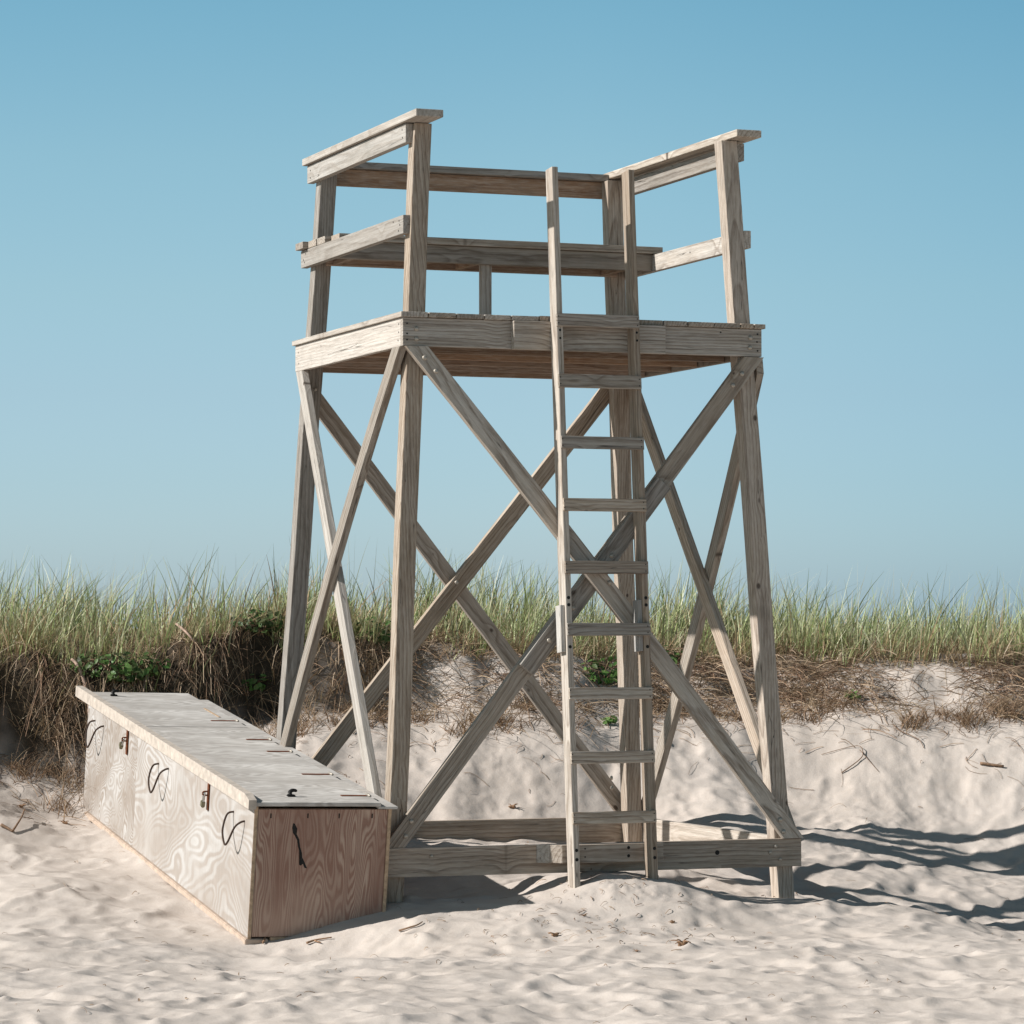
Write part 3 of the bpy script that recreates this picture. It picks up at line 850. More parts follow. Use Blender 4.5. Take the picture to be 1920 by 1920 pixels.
def bbox(name, x0, x1, y0, y1, z0, z1, mat, parent=None, bevel=0.002, centre=True):
    c = Vector(((x0 + x1) / 2, (y0 + y1) / 2, (z0 + z1) / 2))
    bm = bmesh.new()
    bmesh.ops.create_cube(bm, size=1.0)
    bmesh.ops.scale(bm, vec=(x1 - x0, y1 - y0, z1 - z0), verts=bm.verts)
    if bevel: bmesh.ops.bevel(bm, geom=bm.edges[:], offset=bevel, segments=2, affect='EDGES')
    return mesh_obj(name, bm, mat, BOX_M @ Matrix.Translation(c), parent or chest)

def btube(name, pts, r, mat, parent=None, seg=8, taper=None):
    c = sum((Vector(p) for p in pts), Vector()) / len(pts)
    bm = tube_bm([Vector(p) - c for p in pts], r, seg, taper)
    return mesh_obj(name, bm, mat, BOX_M @ Matrix.Translation(c), parent or chest, smooth=True)

PT = 0.018
s1 = bbox('side_panel', 0, PT, 0.0, 2.329, -BH + 0.004, 0, M_PLY_SIDE)
s2 = bbox('side_panel', 0.0015, PT, 2.332, BL_, -BH + 0.004, 0, M_PLY_SMALL)
bbox('side_panel', BW - PT, BW, 0, BL_, -BH, -0.008, M_PLY_END)
e1 = bbox('end_panel', PT + 0.0005, BW - PT - 0.0005, 0.001, 0.001 + PT, -BH + 0.01, -0.016, M_PLY_END)
bbox('end_panel', PT + 0.0005, BW - PT - 0.0005, BL_ - PT, BL_ - 0.001, -BH + 0.01, -0.014, M_PLY_END)
bbox('base', PT, BW - PT, PT + 0.002, BL_ - PT - 0.002, -BH + 0.012, -BH + 0.03, M_PLY_EDGE)
bbox('edge_strip', -0.001, PT - 0.002, -0.004, -0.0005, -BH, -0.003, M_PLY_EDGE)
bbox('edge_strip', BW - PT + 0.001, BW + 0.0005, -0.004, -0.0005, -BH, -0.012, M_PLY_EDGE)
bbox('skid', -0.013, 0.10, -0.008, BL_ - 0.1, -BH - 0.028, -BH + 0.001, M_SKID, bevel=0.004)
bbox('skid', 0.11, 0.36, -0.004, 0.06, -BH - 0.02, -BH + 0.008, M_PLY_EDGE, bevel=0.003)
# inner frame seen through the gap under the lid
bbox('lid_rail', PT + 0.001, BW - PT - 0.001, 0.022, 0.06, -0.07, -0.018, M_PLY_EDGE)
# lids
lid = bbox('lid', -0.022, 0.612, -0.032, 2.345, 0.003, 0.021, M_PLY_LID, bevel=0.003)
lid2 = bbox('lid', -0.022, 0.612, 2.349, 3.66, 0.0035, 0.0215, M_PLY_LID, bevel=0.003)
rear = bbox('rear_strip', 0.600, BW + 0.022, -0.028, 3.53, -0.010, 0.0025, M_PLY_LID, bevel=0.002)
# raised front lip with tapered ends
bm = bmesh.new()
prof = [(-0.040, 0.034), (0.035, 0.052), (0.10, 0.052), (2.3, 0.050), (3.60, 0.052), (3.70, 0.050)]
lo, hi = [], []
x0, x1 = -0.042, -0.004
for (y, z) in prof:
    hi.append([bm.verts.new((x0, y, z)), bm.verts.new((x1, y, z))]); lo.append([bm.verts.new((x0, y, -0.010)), bm.verts.new((x1, y, -0.010))])
for i in range(len(prof) - 1):
    bm.faces.new((hi[i][0], hi[i][1], hi[i + 1][1], hi[i + 1][0])); bm.faces.new((lo[i][1], lo[i][0], lo[i + 1][0], lo[i + 1][1]))
    bm.faces.new((lo[i][0], hi[i][0], hi[i + 1][0], lo[i + 1][0])); bm.faces.new((hi[i][1], lo[i][1], lo[i + 1][1], hi[i + 1][1]))
bm.faces.new((lo[0][0], lo[0][1], hi[0][1], hi[0][0])); bm.faces.new((lo[-1][1], lo[-1][0], hi[-1][0], hi[-1][1]))
bmesh.ops.recalc_face_normals(bm, faces=bm.faces)
lip = mesh_obj('front_lip', bm, M_TRIM, BOX_M, chest)
# hinges
for (y, xa, xb) in ((0.16, 0.469, 0.614), (0.786, 0.458, 0.611), (1.507, 0.481, 0.617), (1.904, 0.479, 0.618), (2.572, 0.462, 0.614)):
    ld = lid if y < 2.34 else lid2
    h = bbox('hinge', xa, 0.598, y - 0.012, y + 0.012, 0.0205, 0.0245, M_RUST, ld, 0.001)
    btube('pin', [(0.607, y - 0.03, 0.026), (0.607, y + 0.03, 0.026)], 0.006, M_BOLT, h)
    bbox('leaf', 0.616, 0.650, y - 0.022, y + 0.022, 0.0025, 0.006, M_BOLT, h, 0.001)
bbox('seam_patch', 0.537, 0.552, 2.70, 3.03, 0.021, 0.0255, M_PLY_EDGE, lid2, 0.002)
# boat cleats on the lid
for (x, y, ld) in ((0.215, 0.14, lid), (0.135, 3.50, lid2)):
    k = bbox('cleat', x - 0.02, x + 0.02, y - 0.013, y + 0.013, 0.0205, 0.030, M_BLACK, ld, 0.003)
    btube('horn', smooth_path([(x - 0.005, y, 0.028), (x - 0.006, y, 0.042), (x + 0.004, y, 0.050), (x + 0.020, y, 0.050), (x + 0.026, y, 0.045)], 4), 0.0125, M_BLACK, k, 8, 0.45)
# rope handles: each end goes through a hole, the bight hangs away from the panel
for (ya, za, yb_, zb2, ym, zm) in ((3.353, -.099, 3.144, -.098, 3.40, -.235), (1.852, -.100, 1.650, -.093, 1.80, -.235), (0.357, -.090, 0.164, -.101, 0.32, -.232)):
    ymid = (ya + yb_) / 2
    pts = smooth_path([(0.004, ya, za), (-0.030, ya + 0.012, za - 0.015), (-0.055, ymid + 0.085, zm + 0.055), (-0.060, ymid + 0.02, zm), (-0.058, ymid - 0.03, zm + 0.02),
                       (-0.042, yb_ + 0.02, zb2 - 0.035), (-0.018, yb_ + 0.0, zb2 - 0.006), (0.004, yb_ - 0.005, zb2)], 6)
    btube('rope_handle', pts, 0.0050, M_ROPE, s1 if ya < 2.3 else s2)
# hasps with padlocks
for y, sway, pn in ((2.556, -0.085, s2), (0.825, -0.02, s1)):
    h = bbox('hasp', -0.008, -0.001, y - 0.014, y + 0.014, -0.165, -0.012, M_RUST, pn, 0.001)
    btube('staple', smooth_path([(-0.006, y - 0.0, -0.072), (-0.030, y, -0.074), (-0.032, y, -0.088), (-0.006, y, -0.092)], 4), 0.004, M_RUST, h)
    top = Vector((-0.024, y + 0.004, -0.082))
    dn = Vector((-0.004, -sway, -0.09)).normalized(); sd = dn.cross(Vector((1, 0, 0))).normalized()
    wv = 0.0095
    pts = [top + dn * 0.05 - sd * wv, top + dn * 0.012 - sd * wv, top - sd * wv * 0.7 - dn * 0.002, top - dn * 0.008, top + sd * wv * 0.7 - dn * 0.002, top + dn * 0.012 + sd * wv, top + dn * 0.05 + sd * wv]
    lk = btube('padlock', smooth_path(pts, 3), 0.0042, M_STEEL, h)
    c = top + dn * 0.056
    bm = bmesh.new(); bmesh.ops.create_cube(bm, size=1.0); bmesh.ops.scale(bm, vec=(0.034, 0.032, 0.018), verts=bm.verts)
    bmesh.ops.bevel(bm, geom=bm.edges[:], offset=0.004, segments=2, affect='EDGES')
    mesh_obj('lock_body', bm, M_BRASS, BOX_M @ frame(c, sd, dn, sd.cross(dn)), h)
# split torn through the end panel, and the nails along its top
pts = [(0.192, -.082), (0.200, -.085), (0.213, -.108), (0.212, -.135), (0.226, -.160), (0.232, -.195), (0.243, -.225), (0.245, -.245), (0.258, -.268), (0.272, -.298),
       (0.260, -.296), (0.250, -.276), (0.240, -.285), (0.232, -.280), (0.238, -.255), (0.233, -.225), (0.222, -.195), (0.216, -.165), (0.203, -.142), (0.193, -.128), (0.188, -.105)]
bm = bmesh.new()
f = bm.faces.new([bm.verts.new((x, -0.0002, z)) for x, z in pts])
bmesh.ops.triangulate(bm, faces=[f])
ex = bmesh.ops.extrude_face_region(bm, geom=bm.faces[:])
bmesh.ops.translate(bm, vec=(0, 0.002, 0), verts=[v for v in ex['geom'] if isinstance(v, bmesh.types.BMVert)])
mesh_obj('split', bm, M_BLACK, BOX_M, e1)
for x in (0.081, 0.262, 0.416, 0.58):
    bbox('nail_stain', x - 0.003, x + 0.003, -0.0004, 0.002, -0.058, -0.036, M_BLACK, e1, 0)

# ------------------------------------------------------------------ dune grass
def blades(n, roots, height, lean, width, col_base, col_tip, segs=5, droop=0.5, name='x', mat=None, wind=(0.12, -0.02)):
    """roots (n,3); every blade is a narrow tapering strip that bends"""
    az = RNG.uniform(0, 2 * np.pi, n)
    dirx = np.cos(az) * lean + wind[0] * height; diry = np.sin(az) * lean + wind[1] * height
    t = np.linspace(0, 1, segs + 1)
    bend = droop[:, None] * (t[None, :] ** 2.2) if hasattr(droop, '__len__') else droop * t[None, :] ** 2.2
    hx = dirx[:, None] * (t[None, :] * 0.55 + bend * 0.9); hy = diry[:, None] * (t[None, :] * 0.55 + bend * 0.9)
    hz = height[:, None] * (t[None, :] - 0.22 * bend * np.minimum(1.5, (lean / height))[:, None])
    fa = RNG.uniform(0, np.pi, n)
    wx = np.cos(fa)[:, None]; wy = np.sin(fa)[:, None] * 0.6
    wd = width[:, None] * (1 - t[None, :] ** 1.5 * 0.92) * 0.5
    cx = roots[:, 0:1] + hx; cy = roots[:, 1:2] + hy; cz = roots[:, 2:3] + hz
    Lf = np.stack([cx - wx * wd, cy - wy * wd, cz], 2); Rt = np.stack([cx + wx * wd, cy + wy * wd, cz], 2)
    Vv = np.stack([Lf, Rt], 2).reshape(n, -1, 3)
    k = np.arange(segs) * 2
    q = np.stack([k, k + 1, k + 3, k + 2], 1)
    Ff = (q[None] + (np.arange(n) * (segs + 1) * 2)[:, None, None]).reshape(-1, 4)
    cc = col_base[:, None, :] * (1 - t[None, :, None]) + col_tip[:, None, :] * t[None, :, None]
    cc = np.repeat(cc, 2, axis=1)
    return Vv.reshape(-1, 3), Ff, cc.reshape(-1, 3)

def join(parts):
    o = 0; VV = []; FF = []; CC = []
    for v, f_, c_ in parts:
        VV.append(v); FF.append(f_ + o); CC.append(c_); o += len(v)
    return np.concatenate(VV), np.concatenate(FF), np.concatenate(CC)

def pick(pal, n, jit=0.25):
    p = np.array(pal)[RNG.integers(0, len(pal), n)]
    return p * RNG.uniform(1 - jit, 1 + jit, (n, 1))

GREEN = [(0.26, 0.33, 0.10), (0.35, 0.40, 0.16), (0.16, 0.25, 0.06), (0.42, 0.42, 0.20), (0.07, 0.13, 0.03)]
TIPS = [(0.62, 0.62, 0.38), (0.48, 0.54, 0.26), (0.72, 0.69, 0.50), (0.30, 0.40, 0.15)]
STRAW = [(0.46, 0.34, 0.20), (0.38, 0.25, 0.15), (0.54, 0.42, 0.27), (0.28, 0.175, 0.105)]
# --@GRASS
parts = []
nc = 2900
cxs = RNG.uniform(-5.2, 5.2, nc)
back = RNG.uniform(0.0, 1, nc) ** 1.25 * 2.7
cys = y_edge(cxs) + 0.20 + 0.17 * sstep(-1.1, 0.1, cxs) + 0.10 * fbm(cxs * 2.2, cxs * 0, 141, 2) + back
dens = 0.62 + 0.7 * fbm(cxs * 0.9, cys * 0.9, 101, 2)
keep = RNG.uniform(0, 1, nc) < np.clip(dens, 0.2, 1)
cxs, cys = cxs[keep], cys[keep]
per = 15
n = len(cxs) * per
rx = np.repeat(cxs, per) + RNG.normal(0, 0.045, n); ry = np.repeat(cys, per) + RNG.normal(0, 0.045, n)
rz = ground(rx, ry) - 0.02
clump_h = np.repeat(np.clip(RNG.uniform(0.62, 1.2, len(cxs)) + 0.95 * fbm(cxs * 1.7, cys * 1.7, 111, 2), 0.35, 1.65), per)
ht = clump_h * (0.12 + 0.32 * RNG.uniform(0, 1, n) ** 1.4)
tall = RNG.uniform(0, 1, n) < 0.10
ht[tall] *= 1.4
ht = np.minimum(ht, 0.57)
green_c = np.repeat(RNG.uniform(0, 1, len(cxs)) + 0.5 * fbm(cxs * 1.1, cys * 1.1, 117, 2) + 0.10 * np.clip(cxs, -2, 2) / 2 + (0.55 + 0.25 * (cxs < -0.8)) * sstep(0.2, 1.0, cys - y_edge(cxs)) - 0.25 - 0.2 * (cxs < -0.8), per)
dead = RNG.uniform(0, 1, n) > np.clip(0.38 + 0.6 * green_c, 0.3, 0.92)
cb = np.where(dead[:, None], pick(STRAW, n), pick(GREEN, n, 0.45) * 0.9 + 0.1 * pick(STRAW, n)); ct = np.where(dead[:, None], pick(STRAW, n) * 1.2, pick(TIPS, n, 0.4))
ht[dead] *= 0.8
parts.append(blades(n, np.stack([rx, ry, rz], 1), ht, RNG.uniform(0.03, 0.30, n) * ht / 0.5, RNG.uniform(0.006, 0.0125, n), cb, ct, 5, RNG.uniform(0.2, 1.2, n)))
# short straw between the clumps
n = 16000
rx = RNG.uniform(-5.0, 5.0, n); ry = y_edge(rx) + 0.02 + 0.30 * sstep(-1.1, 0.1, rx) + RNG.uniform(0, 1, n) ** 1.5 * 1.6
rz = ground(rx, ry) - 0.01
ht = RNG.uniform(0.05, 0.19, n) * (1 - 0.4 * sstep(0.3, 1.2, ry - y_edge(rx)))
parts.append(blades(n, np.stack([rx, ry, rz], 1), ht, RNG.uniform(0.3, 1.4, n) * ht, RNG.uniform(0.004, 0.008, n), pick(STRAW, n, 0.4) * 0.8, pick(STRAW, n, 0.3), 4, RNG.uniform(0.3, 1.3, n)))
# heads of single tall stems that reach above the rest
n = 260
rx = RNG.uniform(-5.0, 5.0, n); ry = y_edge(rx) + RNG.uniform(0.3, 1.8, n); rz = ground(rx, ry)
ht = RNG.uniform(0.36, 0.60, n)
parts.append(blades(n, np.stack([rx, ry, rz], 1), ht, RNG.uniform(0.02, 0.16, n), RNG.uniform(0.003, 0.0055, n), pick(GREEN, n), pick([(0.58, 0.55, 0.42), (0.48, 0.48, 0.33)], n), 6, RNG.uniform(0.1, 0.9, n)))
# tufts that stand right on the lip of the left bank and lean out over it
m_ = 46
cx_ = RNG.uniform(-4.6, -0.8, m_); per = 22; n = m_ * per
rx = np.repeat(cx_, per) + RNG.normal(0, 0.04, n); ry = np.repeat(y_edge(cx_) + RNG.uniform(0.17, 0.32, m_), per) + RNG.normal(0, 0.03, n)
rz = ground(rx, ry) - 0.02
ht = RNG.uniform(0.12, 0.34, n)
parts.append(blades(n, np.stack([rx, ry, rz], 1), ht, RNG.uniform(0.05, 0.5, n) * ht, RNG.uniform(0.006, 0.011, n), pick(GREEN, n, 0.4), pick(TIPS + STRAW, n, 0.35), 5, RNG.uniform(0.3, 1.3, n), wind=(0.08, -0.18)))
v, f_, c_ = join(parts)
gr = np_mesh('dune_grass', v, f_, M_GRASS, color=c_)
tag(gr, 'tall green and straw coloured marram grass along the dune top', 'grass', kind='stuff')

# dead thatch that hangs over the bank
parts = []
n = 30000
rx = RNG.uniform(-4.8, 4.8, n)
cl = fbm(rx * 2.3, rx * 0 + 1.7, 121, 3)
ok = RNG.uniform(0, 1, n) < np.clip(np.where(rx < -0.8, 0.34, 0.66) + 1.5 * cl, 0.05, 1)
rx = rx[ok]; n = len(rx)
ry = y_edge(rx) + np.where(rx < -0.8, RNG.normal(0.17, 0.10, n), RNG.normal(0.17, 0.20, n))
rz = ground(rx, ry)
L = RNG.uniform(0.06, 0.30, n) * np.where(rx < -0.9, 1.1, 1.0)
az = RNG.uniform(0, 2 * np.pi, n)
upz = np.where(rx < -0.7, RNG.uniform(-0.9, 0.35, n), RNG.uniform(-0.6, 0.6, n))
t = np.linspace(0, 1, 5)
ox = (np.cos(az) * np.where(rx < -0.8, 0.45, 1.0))[:, None] * L[:, None] * t[None]; oy = (np.sin(az) - 0.45)[:, None] * L[:, None] * t[None] * 0.6
oz = L[:, None] * (upz[:, None] * t[None] - 0.55 * t[None] ** 2 * RNG.uniform(0.2, 1.2, n)[:, None])
fa = RNG.uniform(0, np.pi, n)
wd = (RNG.uniform(0.003, 0.0062, n)[:, None] * (1 - 0.5 * t[None])) * 0.5
C = np.stack([rx[:, None] + ox, ry[:, None] + oy, rz[:, None] + 0.015 + oz], 2)
gz = ground(C[..., 0], C[..., 1]) + 0.004
C[..., 2] = np.maximum(C[..., 2], gz)
off = np.stack([np.cos(fa)[:, None] * wd, np.zeros_like(wd), np.sin(fa)[:, None] * wd], 2)
Vv = np.stack([C - off, C + off], 2).reshape(-1, 3)
k = np.arange(4) * 2
Ff = (np.stack([k, k + 1, k + 3, k + 2], 1)[None] + (np.arange(n) * 10)[:, None, None]).reshape(-1, 4)
cc = np.repeat(pick([(0.13, 0.08, 0.055), (0.34, 0.225, 0.15), (0.25, 0.15, 0.10), (0.46, 0.34, 0.235), (0.18, 0.105, 0.07), (0.40, 0.29, 0.21)], n, 0.3), 10, axis=0)
parts.append((Vv, Ff, cc))
# separate dry tussocks that have slumped down the slope
nt_ = 46
tx_ = RNG.uniform(-3.0, 4.2, nt_); off_ = RNG.uniform(-0.05, 0.42, nt_)
for a_, b_ in ((0.45, 0.1), (1.35, 0.25), (1.62, 0.34), (2.45, 0.30), (2.75, 0.38), (3.0, 0.25), (-1.0, 0.30), (-0.75, 0.2), (-1.25, 0.35), (-0.2, 0.25)):
    tx_ = np.append(tx_, a_); off_ = np.append(off_, b_)
nt_ = len(tx_); per = 60; n = nt_ * per
big = np.repeat(RNG.uniform(0.5, 1.15, nt_), per)
rx = np.repeat(tx_, per) + RNG.normal(0, 0.055, n) * big; ry = np.repeat(y_edge(tx_) - off_, per) + RNG.normal(0, 0.05, n) * big
rz = ground(rx, ry) - 0.01
ht = RNG.uniform(0.06, 0.22, n) * big
parts.append(blades(n, np.stack([rx, ry, rz], 1), ht, RNG.uniform(0.3, 1.5, n) * ht, RNG.uniform(0.004, 0.008, n),
                    pick([(0.20, 0.12, 0.075), (0.28, 0.17, 0.11), (0.16, 0.095, 0.06)], n, 0.3), pick([(0.38, 0.27, 0.18), (0.30, 0.19, 0.125), (0.46, 0.35, 0.24)], n, 0.3), 4, RNG.uniform(0.5, 1.6, n)))
v, f_, c_ = join(parts)
th = np_mesh('dead_grass', v, f_, M_STRAW, color=c_)
tag(th, 'tangled brown dead grass and roots hanging over the sandy bank', 'grass', kind='stuff')

# broken stalks, chips and crumbs strewn on the sand
n = 1250
rx = np.concatenate([RNG.uniform(-3.6, 3.6, n - 380), RNG.uniform(-3, 3, 240), RNG.normal(0.45, 0.35, 140)])
ry = np.concatenate([y_edge(rx[:n - 380]) - np.abs(RNG.normal(0, 0.42, n - 380)), RNG.uniform(12.3, 18.0, 240), RNG.normal(15.6, 0.45, 140)])
L = RNG.uniform(0.015, 0.16, n) * np.where(ry < 18.0, 0.35, 1.0)
az = RNG.uniform(0, 2 * np.pi, n); cv = RNG.normal(0, 0.5, n)
t = np.linspace(0, 1, 5)
ang = az[:, None] + cv[:, None] * t[None]
X = rx[:, None] + L[:, None] * t[None] * np.cos(ang); Y = ry[:, None] + L[:, None] * t[None] * np.sin(ang)
Z = ground(X, Y) + 0.004 + 0.012 * np.sin(t[None] * 3.1) * RNG.uniform(0, 1, n)[:, None]
wd = RNG.uniform(0.0015, 0.004, n)[:, None] * np.ones_like(t)[None] * 0.5
parts = []
nx_, ny_ = -np.sin(ang), np.cos(ang)
a0 = np.stack([X - nx_ * wd, Y - ny_ * wd, Z], 2); a1 = np.stack([X, Y, Z + wd * 1.6], 2); a2 = np.stack([X + nx_ * wd, Y + ny_ * wd, Z], 2)
Vv = np.stack([a0, a1, a2], 2).reshape(-1, 3)
k = np.arange(4) * 3
q = np.concatenate([np.stack([k, k + 1, k + 4, k + 3], 1), np.stack([k + 1, k + 2, k + 5, k + 4], 1)])
Ff = (q[None] + (np.arange(n) * 15)[:, None, None]).reshape(-1, 4)
cc = np.repeat(pick([(0.24, 0.15, 0.10), (0.17, 0.10, 0.065), (0.33, 0.22, 0.15)], n, 0.3), 15, axis=0)
lt = np_mesh('plant_litter', Vv, Ff, M_STRAW, color=cc)
tag(lt, 'small dry stalks and crumbs strewn over the sand', 'litter', kind='stuff')

# ------------------------------------------------------------------ small leafy plants on the bank
def leafy_plant(name, u, v, size, nleaf, label, cat='plant', leaf=0.035, cols=((0.07, 0.17, 0.035), (0.10, 0.24, 0.05), (0.16, 0.30, 0.08)), lift=0.0, flat=1.0, loc=None, group=None):
    c = loc if loc is not None else on_sand(u, v)
    root = empty(name, c)
    tag(root, label, cat, group)
    bm = bmesh.new()
    me_parts = []
    Vv, Ff, Cc = [], [], []
    for i in range(nleaf):
        d = RNG.normal(0, 1, 3); d /= np.linalg.norm(d)
        rr = size * RNG.uniform(0.25, 1.0) ** 0.6
        p = np.array([d[0] * rr, d[1] * rr * 0.6, (d[2] * 0.5 + 0.55) * rr * flat + lift])
        nrm = d * 0.6 + np.array([0, -0.3, 0.7]) + RNG.normal(0, 0.45, 3); nrm /= np.linalg.norm(nrm)
        ax = np.cross(nrm, RNG.normal(0, 1, 3)); ax /= np.linalg.norm(ax); ay = np.cross(nrm, ax)
        s = leaf * RNG.uniform(0.6, 1.25)
        o = len(Vv)
        prof_ = [(-0.5, 0.0), (-0.2, 0.30), (0.15, 0.27), (0.5, 0.0)]
        Vv += [p + ax * s * a_ + ay * s * b_ + nrm * s * 0.12 * abs(b_) * 2 for a_, b_ in prof_] + [p + ax * s * a_ - ay * s * b_ + nrm * s * 0.12 * abs(b_) * 2 for a_, b_ in prof_]
        Ff += [(o, o + 1, o + 2, o + 3), (o, o + 7, o + 6, o + 5)]
        c_ = np.array(cols[RNG.integers(0, len(cols))]) * RNG.uniform(0.7, 1.3)
        Cc += [c_] * 8
    lf = np_mesh('leaves', np.array(Vv), np.array(Ff), M_LEAF, color=np.array(Cc))
    lf.parent = root; lf.matrix_basis = Matrix.Identity(4)
    WM[lf.name] = WM[root.name]
    for i in range(4):
        a_ = RNG.uniform(0, 6.28); e = Vector((math.cos(a_) * size * 0.6, math.sin(a_) * size * 0.35, size * 0.75 * flat + lift))
        mesh_obj('stem', tube_bm(smooth_path([(0, 0, -0.03), e * 0.5 + Vector((0, 0, 0.02)), e], 4), 0.003, 5), M_TWIG, Matrix.Translation(c), root, True)
    return root
def bank_point(u, k):
    """a spot k metres behind the lip of the bank"""
    x = (u - 960) / 6195.4 * 19.6
    for _ in range(4): x = (u - 960) / 6195.4 * (float(y_edge(np.array(x))) + k)
    y = float(y_edge(np.array(x))) + k
    return Vector((x, y, float(ground(x, y))))
leafy_plant('leafy_shrub', 215, 1228, 0.30, 420, 'widest dark green leafy shrub low in the grass above the chest lid', leaf=0.045, flat=0.62, loc=bank_point(225, 0.16), cols=((0.035, 0.10, 0.02), (0.05, 0.15, 0.03), (0.09, 0.20, 0.045), (0.02, 0.05, 0.012)))
leafy_plant('leafy_shrub', 480, 1212, 0.22, 240, 'dark green leafy shrub in the grass left of the back left leg', leaf=0.042, flat=0.6, loc=bank_point(485, 0.16), cols=((0.03, 0.085, 0.018), (0.05, 0.13, 0.03), (0.02, 0.05, 0.012)))
leafy_plant('leafy_plant', 478, 1300, 0.10, 46, 'bright green plant behind the far lid of the chest', leaf=0.04)
leafy_plant('leafy_shrub', 735, 1205, 0.17, 150, 'low green shrub in the grass left of the front left leg', leaf=0.04, loc=bank_point(700, 0.26), cols=((0.04, 0.11, 0.025), (0.06, 0.15, 0.03)))
leafy_plant('leafy_vine', 1130, 1285, 0.17, 110, 'green vine trailing down the bank behind the ladder rungs', leaf=0.05, cols=((0.05, 0.14, 0.03), (0.09, 0.22, 0.045)))
leafy_plant('leafy_plant', 1140, 1358, 0.055, 16, 'lone green sprig on the sand slope below the vine', leaf=0.05)
leafy_plant('leafy_plant', 1598, 1312, 0.055, 34, 'small round green plant on the bank right of the tower', leaf=0.03)
leafy_plant('leafy_shrub', 1265, 1190, 0.15, 130, 'low green shrub in the grass right of the ladder', leaf=0.04, loc=bank_point(1262, 0.30), cols=((0.04, 0.11, 0.025), (0.07, 0.16, 0.03)))

# ------------------------------------------------------------------ single twigs and washed-up bits
def twig(name, px, r, label, mat=None, lift=0.004, taper=0.5, cat='twig', branch=None):
    pts = [on_sand(*p[:2]) + Vector((0, 0, r + lift + (p[2] if len(p) > 2 else 0))) for p in px]
    c = pts[0]
    o = mesh_obj(name, tube_bm([p - c for p in smooth_path(pts, 5)], r, 7, taper), mat or M_TWIG, Matrix.Translation(c), None, True)
    tag(o, label, cat)
    if branch:
        bp = [on_sand(*p[:2]) + Vector((0, 0, r + lift + (p[2] if len(p) > 2 else 0))) for p in branch]
        mesh_obj('side_shoot', tube_bm([p - c for p in smooth_path(bp, 5)], r * 0.7, 6, 0.5), mat or M_TWIG, Matrix.Translation(c), o, True)
    return o
twig('stick', [(1838, 1436), (1882, 1441)], 0.009, 'short thick dark stick lying on the slope at far right', cat='stick', taper=0.8)
twig('twig', [(1578, 1452), (1610, 1432, 0.008), (1618, 1418, 0.01), (1606, 1404, 0.01), (1540, 1418)], 0.0032, 'curled thin twig on the slope right of the tower', branch=[(1612, 1412, 0.01), (1648, 1450)])
twig('twig', [(1676, 1362), (1688, 1376, 0.01), (1722, 1392, 0.01), (1732, 1406)], 0.0036, 'bent twig below the dry tussock on the right slope')
twig('twig', [(1478, 1332), (1500, 1352, 0.05), (1504, 1335, 0.12)], 0.004, 'upright twig leaning beside the right front leg')
twig('twig', [(748, 1749), (770, 1742), (783, 1738), (792, 1732)], 0.005, 'forked twig on the sand between chest and ladder')
twig('twig', [(575, 1773), (592, 1767), (622, 1762)], 0.006, 'flat reddish twig in front of the chest end', mat=M_WEED, branch=[(590, 1768), (602, 1772)])
twig('twig', [(493, 1772), (498, 1764, 0.01), (502, 1759, 0.02)], 0.005, 'tiny splinter by the near corner of the chest', mat=M_WEED)
twig('stick', [(2, 1552), (14, 1558), (24, 1564)], 0.010, 'thick dark stick at the left edge of the sand', cat='stick', branch=[(24, 1563), (40, 1545, 0.02), (46, 1532, 0.03)])
twig('root', [(168, 1352), (166, 1338, 0.06), (156, 1320, 0.13), (144, 1306, 0.17), (134, 1301, 0.18)], 0.013, 'bare curved root arching out beside the far end of the chest', mat=M_ROOT, cat='root', taper=0.7)
twig('root', [(325, 1195, 0.08), (350, 1215, 0.07), (374, 1240, 0.05), (398, 1268, 0.03), (430, 1298, 0.02)], 0.008, 'long bare root slanting down the bank above the chest lid', mat=M_ROOT, cat='root')
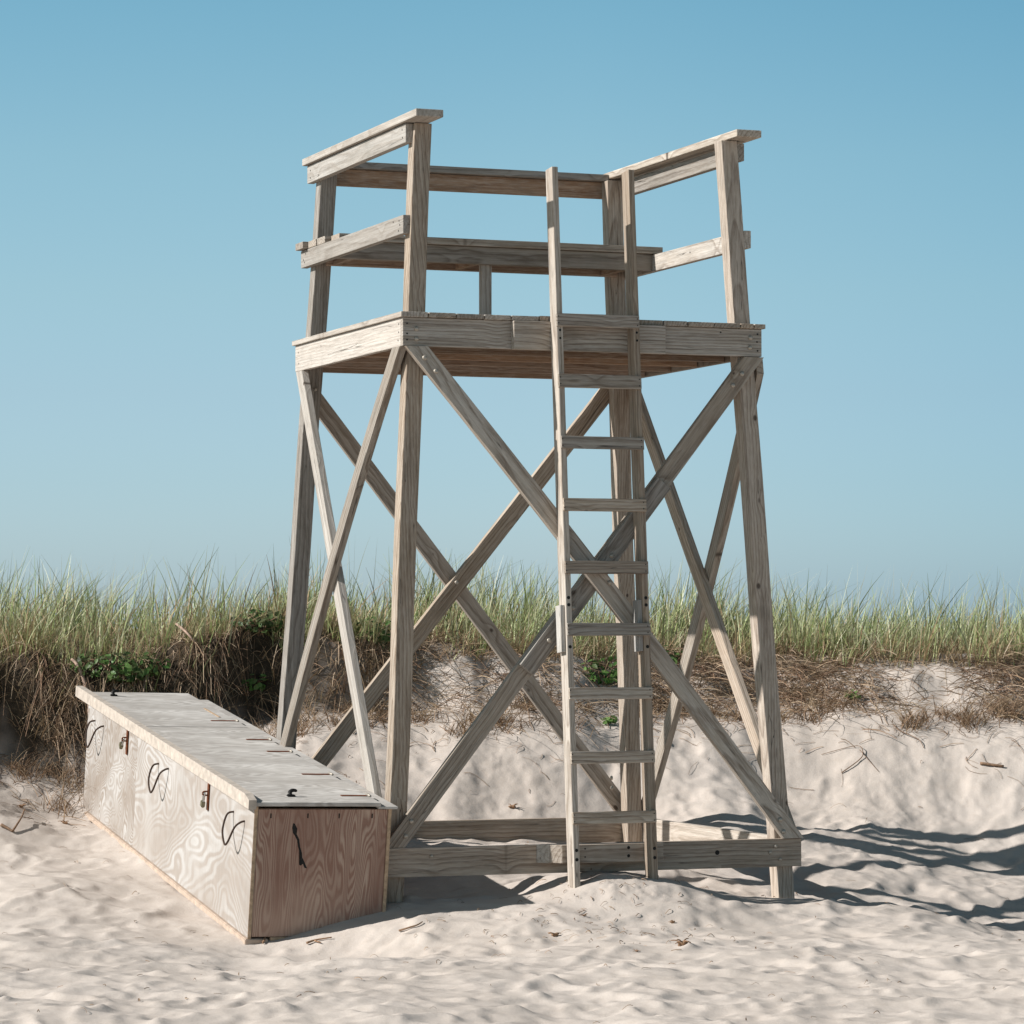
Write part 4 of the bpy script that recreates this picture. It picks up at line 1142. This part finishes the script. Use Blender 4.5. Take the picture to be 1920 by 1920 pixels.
twig('root', [(1098, 1305, 0.06), (1130, 1322, 0.03), (1165, 1330, 0.02)], 0.006, 'thin pale root drooping behind the lower ladder rungs', mat=M_ROOT, cat='root')

def clump(name, u, v, size, nst, label, cat='seaweed'):
    c = on_sand(u, v)
    bm = bmesh.new()
    bmesh.ops.create_icosphere(bm, subdivisions=2, radius=size * 0.42)
    for vv in bm.verts:
        q = np.array(vv.co)
        k = 1 + 0.5 * math.sin(q[0] * 210 + u) * math.cos(q[1] * 170 + v) + 0.25 * math.sin(q[2] * 330)
        vv.co = Vector((q[0] * k * 1.2, q[1] * k, q[2] * k * 0.7 + size * 0.2))
    for i in range(nst):
        a_ = RNG.uniform(0, 6.28); L_ = size * RNG.uniform(0.6, 1.3)
        e = Vector((math.cos(a_) * L_, math.sin(a_) * L_, RNG.uniform(0.05, 0.7) * size))
        t_ = tube_bm(smooth_path([(0, 0, size * 0.15), e * 0.5 + Vector((0, 0, size * 0.25)), e], 3), size * 0.10, 5, 0.4)
        tmp = bpy.data.meshes.new('strand'); t_.to_mesh(tmp); t_.free(); bm.from_mesh(tmp); bpy.data.meshes.remove(tmp)
    o = mesh_obj(name, bm, M_WEED, Matrix.Translation(c), None, True)
    return tag(o, label, cat)
clump('seaweed_clump', 1279, 1772, 0.042, 9, 'largest brown seaweed clump on the sand below the right leg')
clump('seaweed_clump', 1040, 1756, 0.036, 7, 'brown seaweed clump in front of the left ladder foot')
clump('seaweed_clump', 1095, 1718, 0.020, 6, 'small brown seaweed clump just below the ladder mound')
clump('seaweed_clump', 1263, 1731, 0.022, 6, 'small brown seaweed clump above the largest one')
clump('seaweed_clump', 1193, 1785, 0.016, 5, 'smallest brown seaweed clump left of the largest one')
clump('driftwood_chip', 960, 1516, 0.036, 6, 'dark bark chip on the slope behind the back sill beam', 'bark')
clump('driftwood_chip', 122, 1545, 0.034, 6, 'dark bark chip on the sand left of the chest', 'bark')
clump('driftwood_chip', 40, 1514, 0.034, 5, 'dark bark chip above the thick stick at left', 'bark')
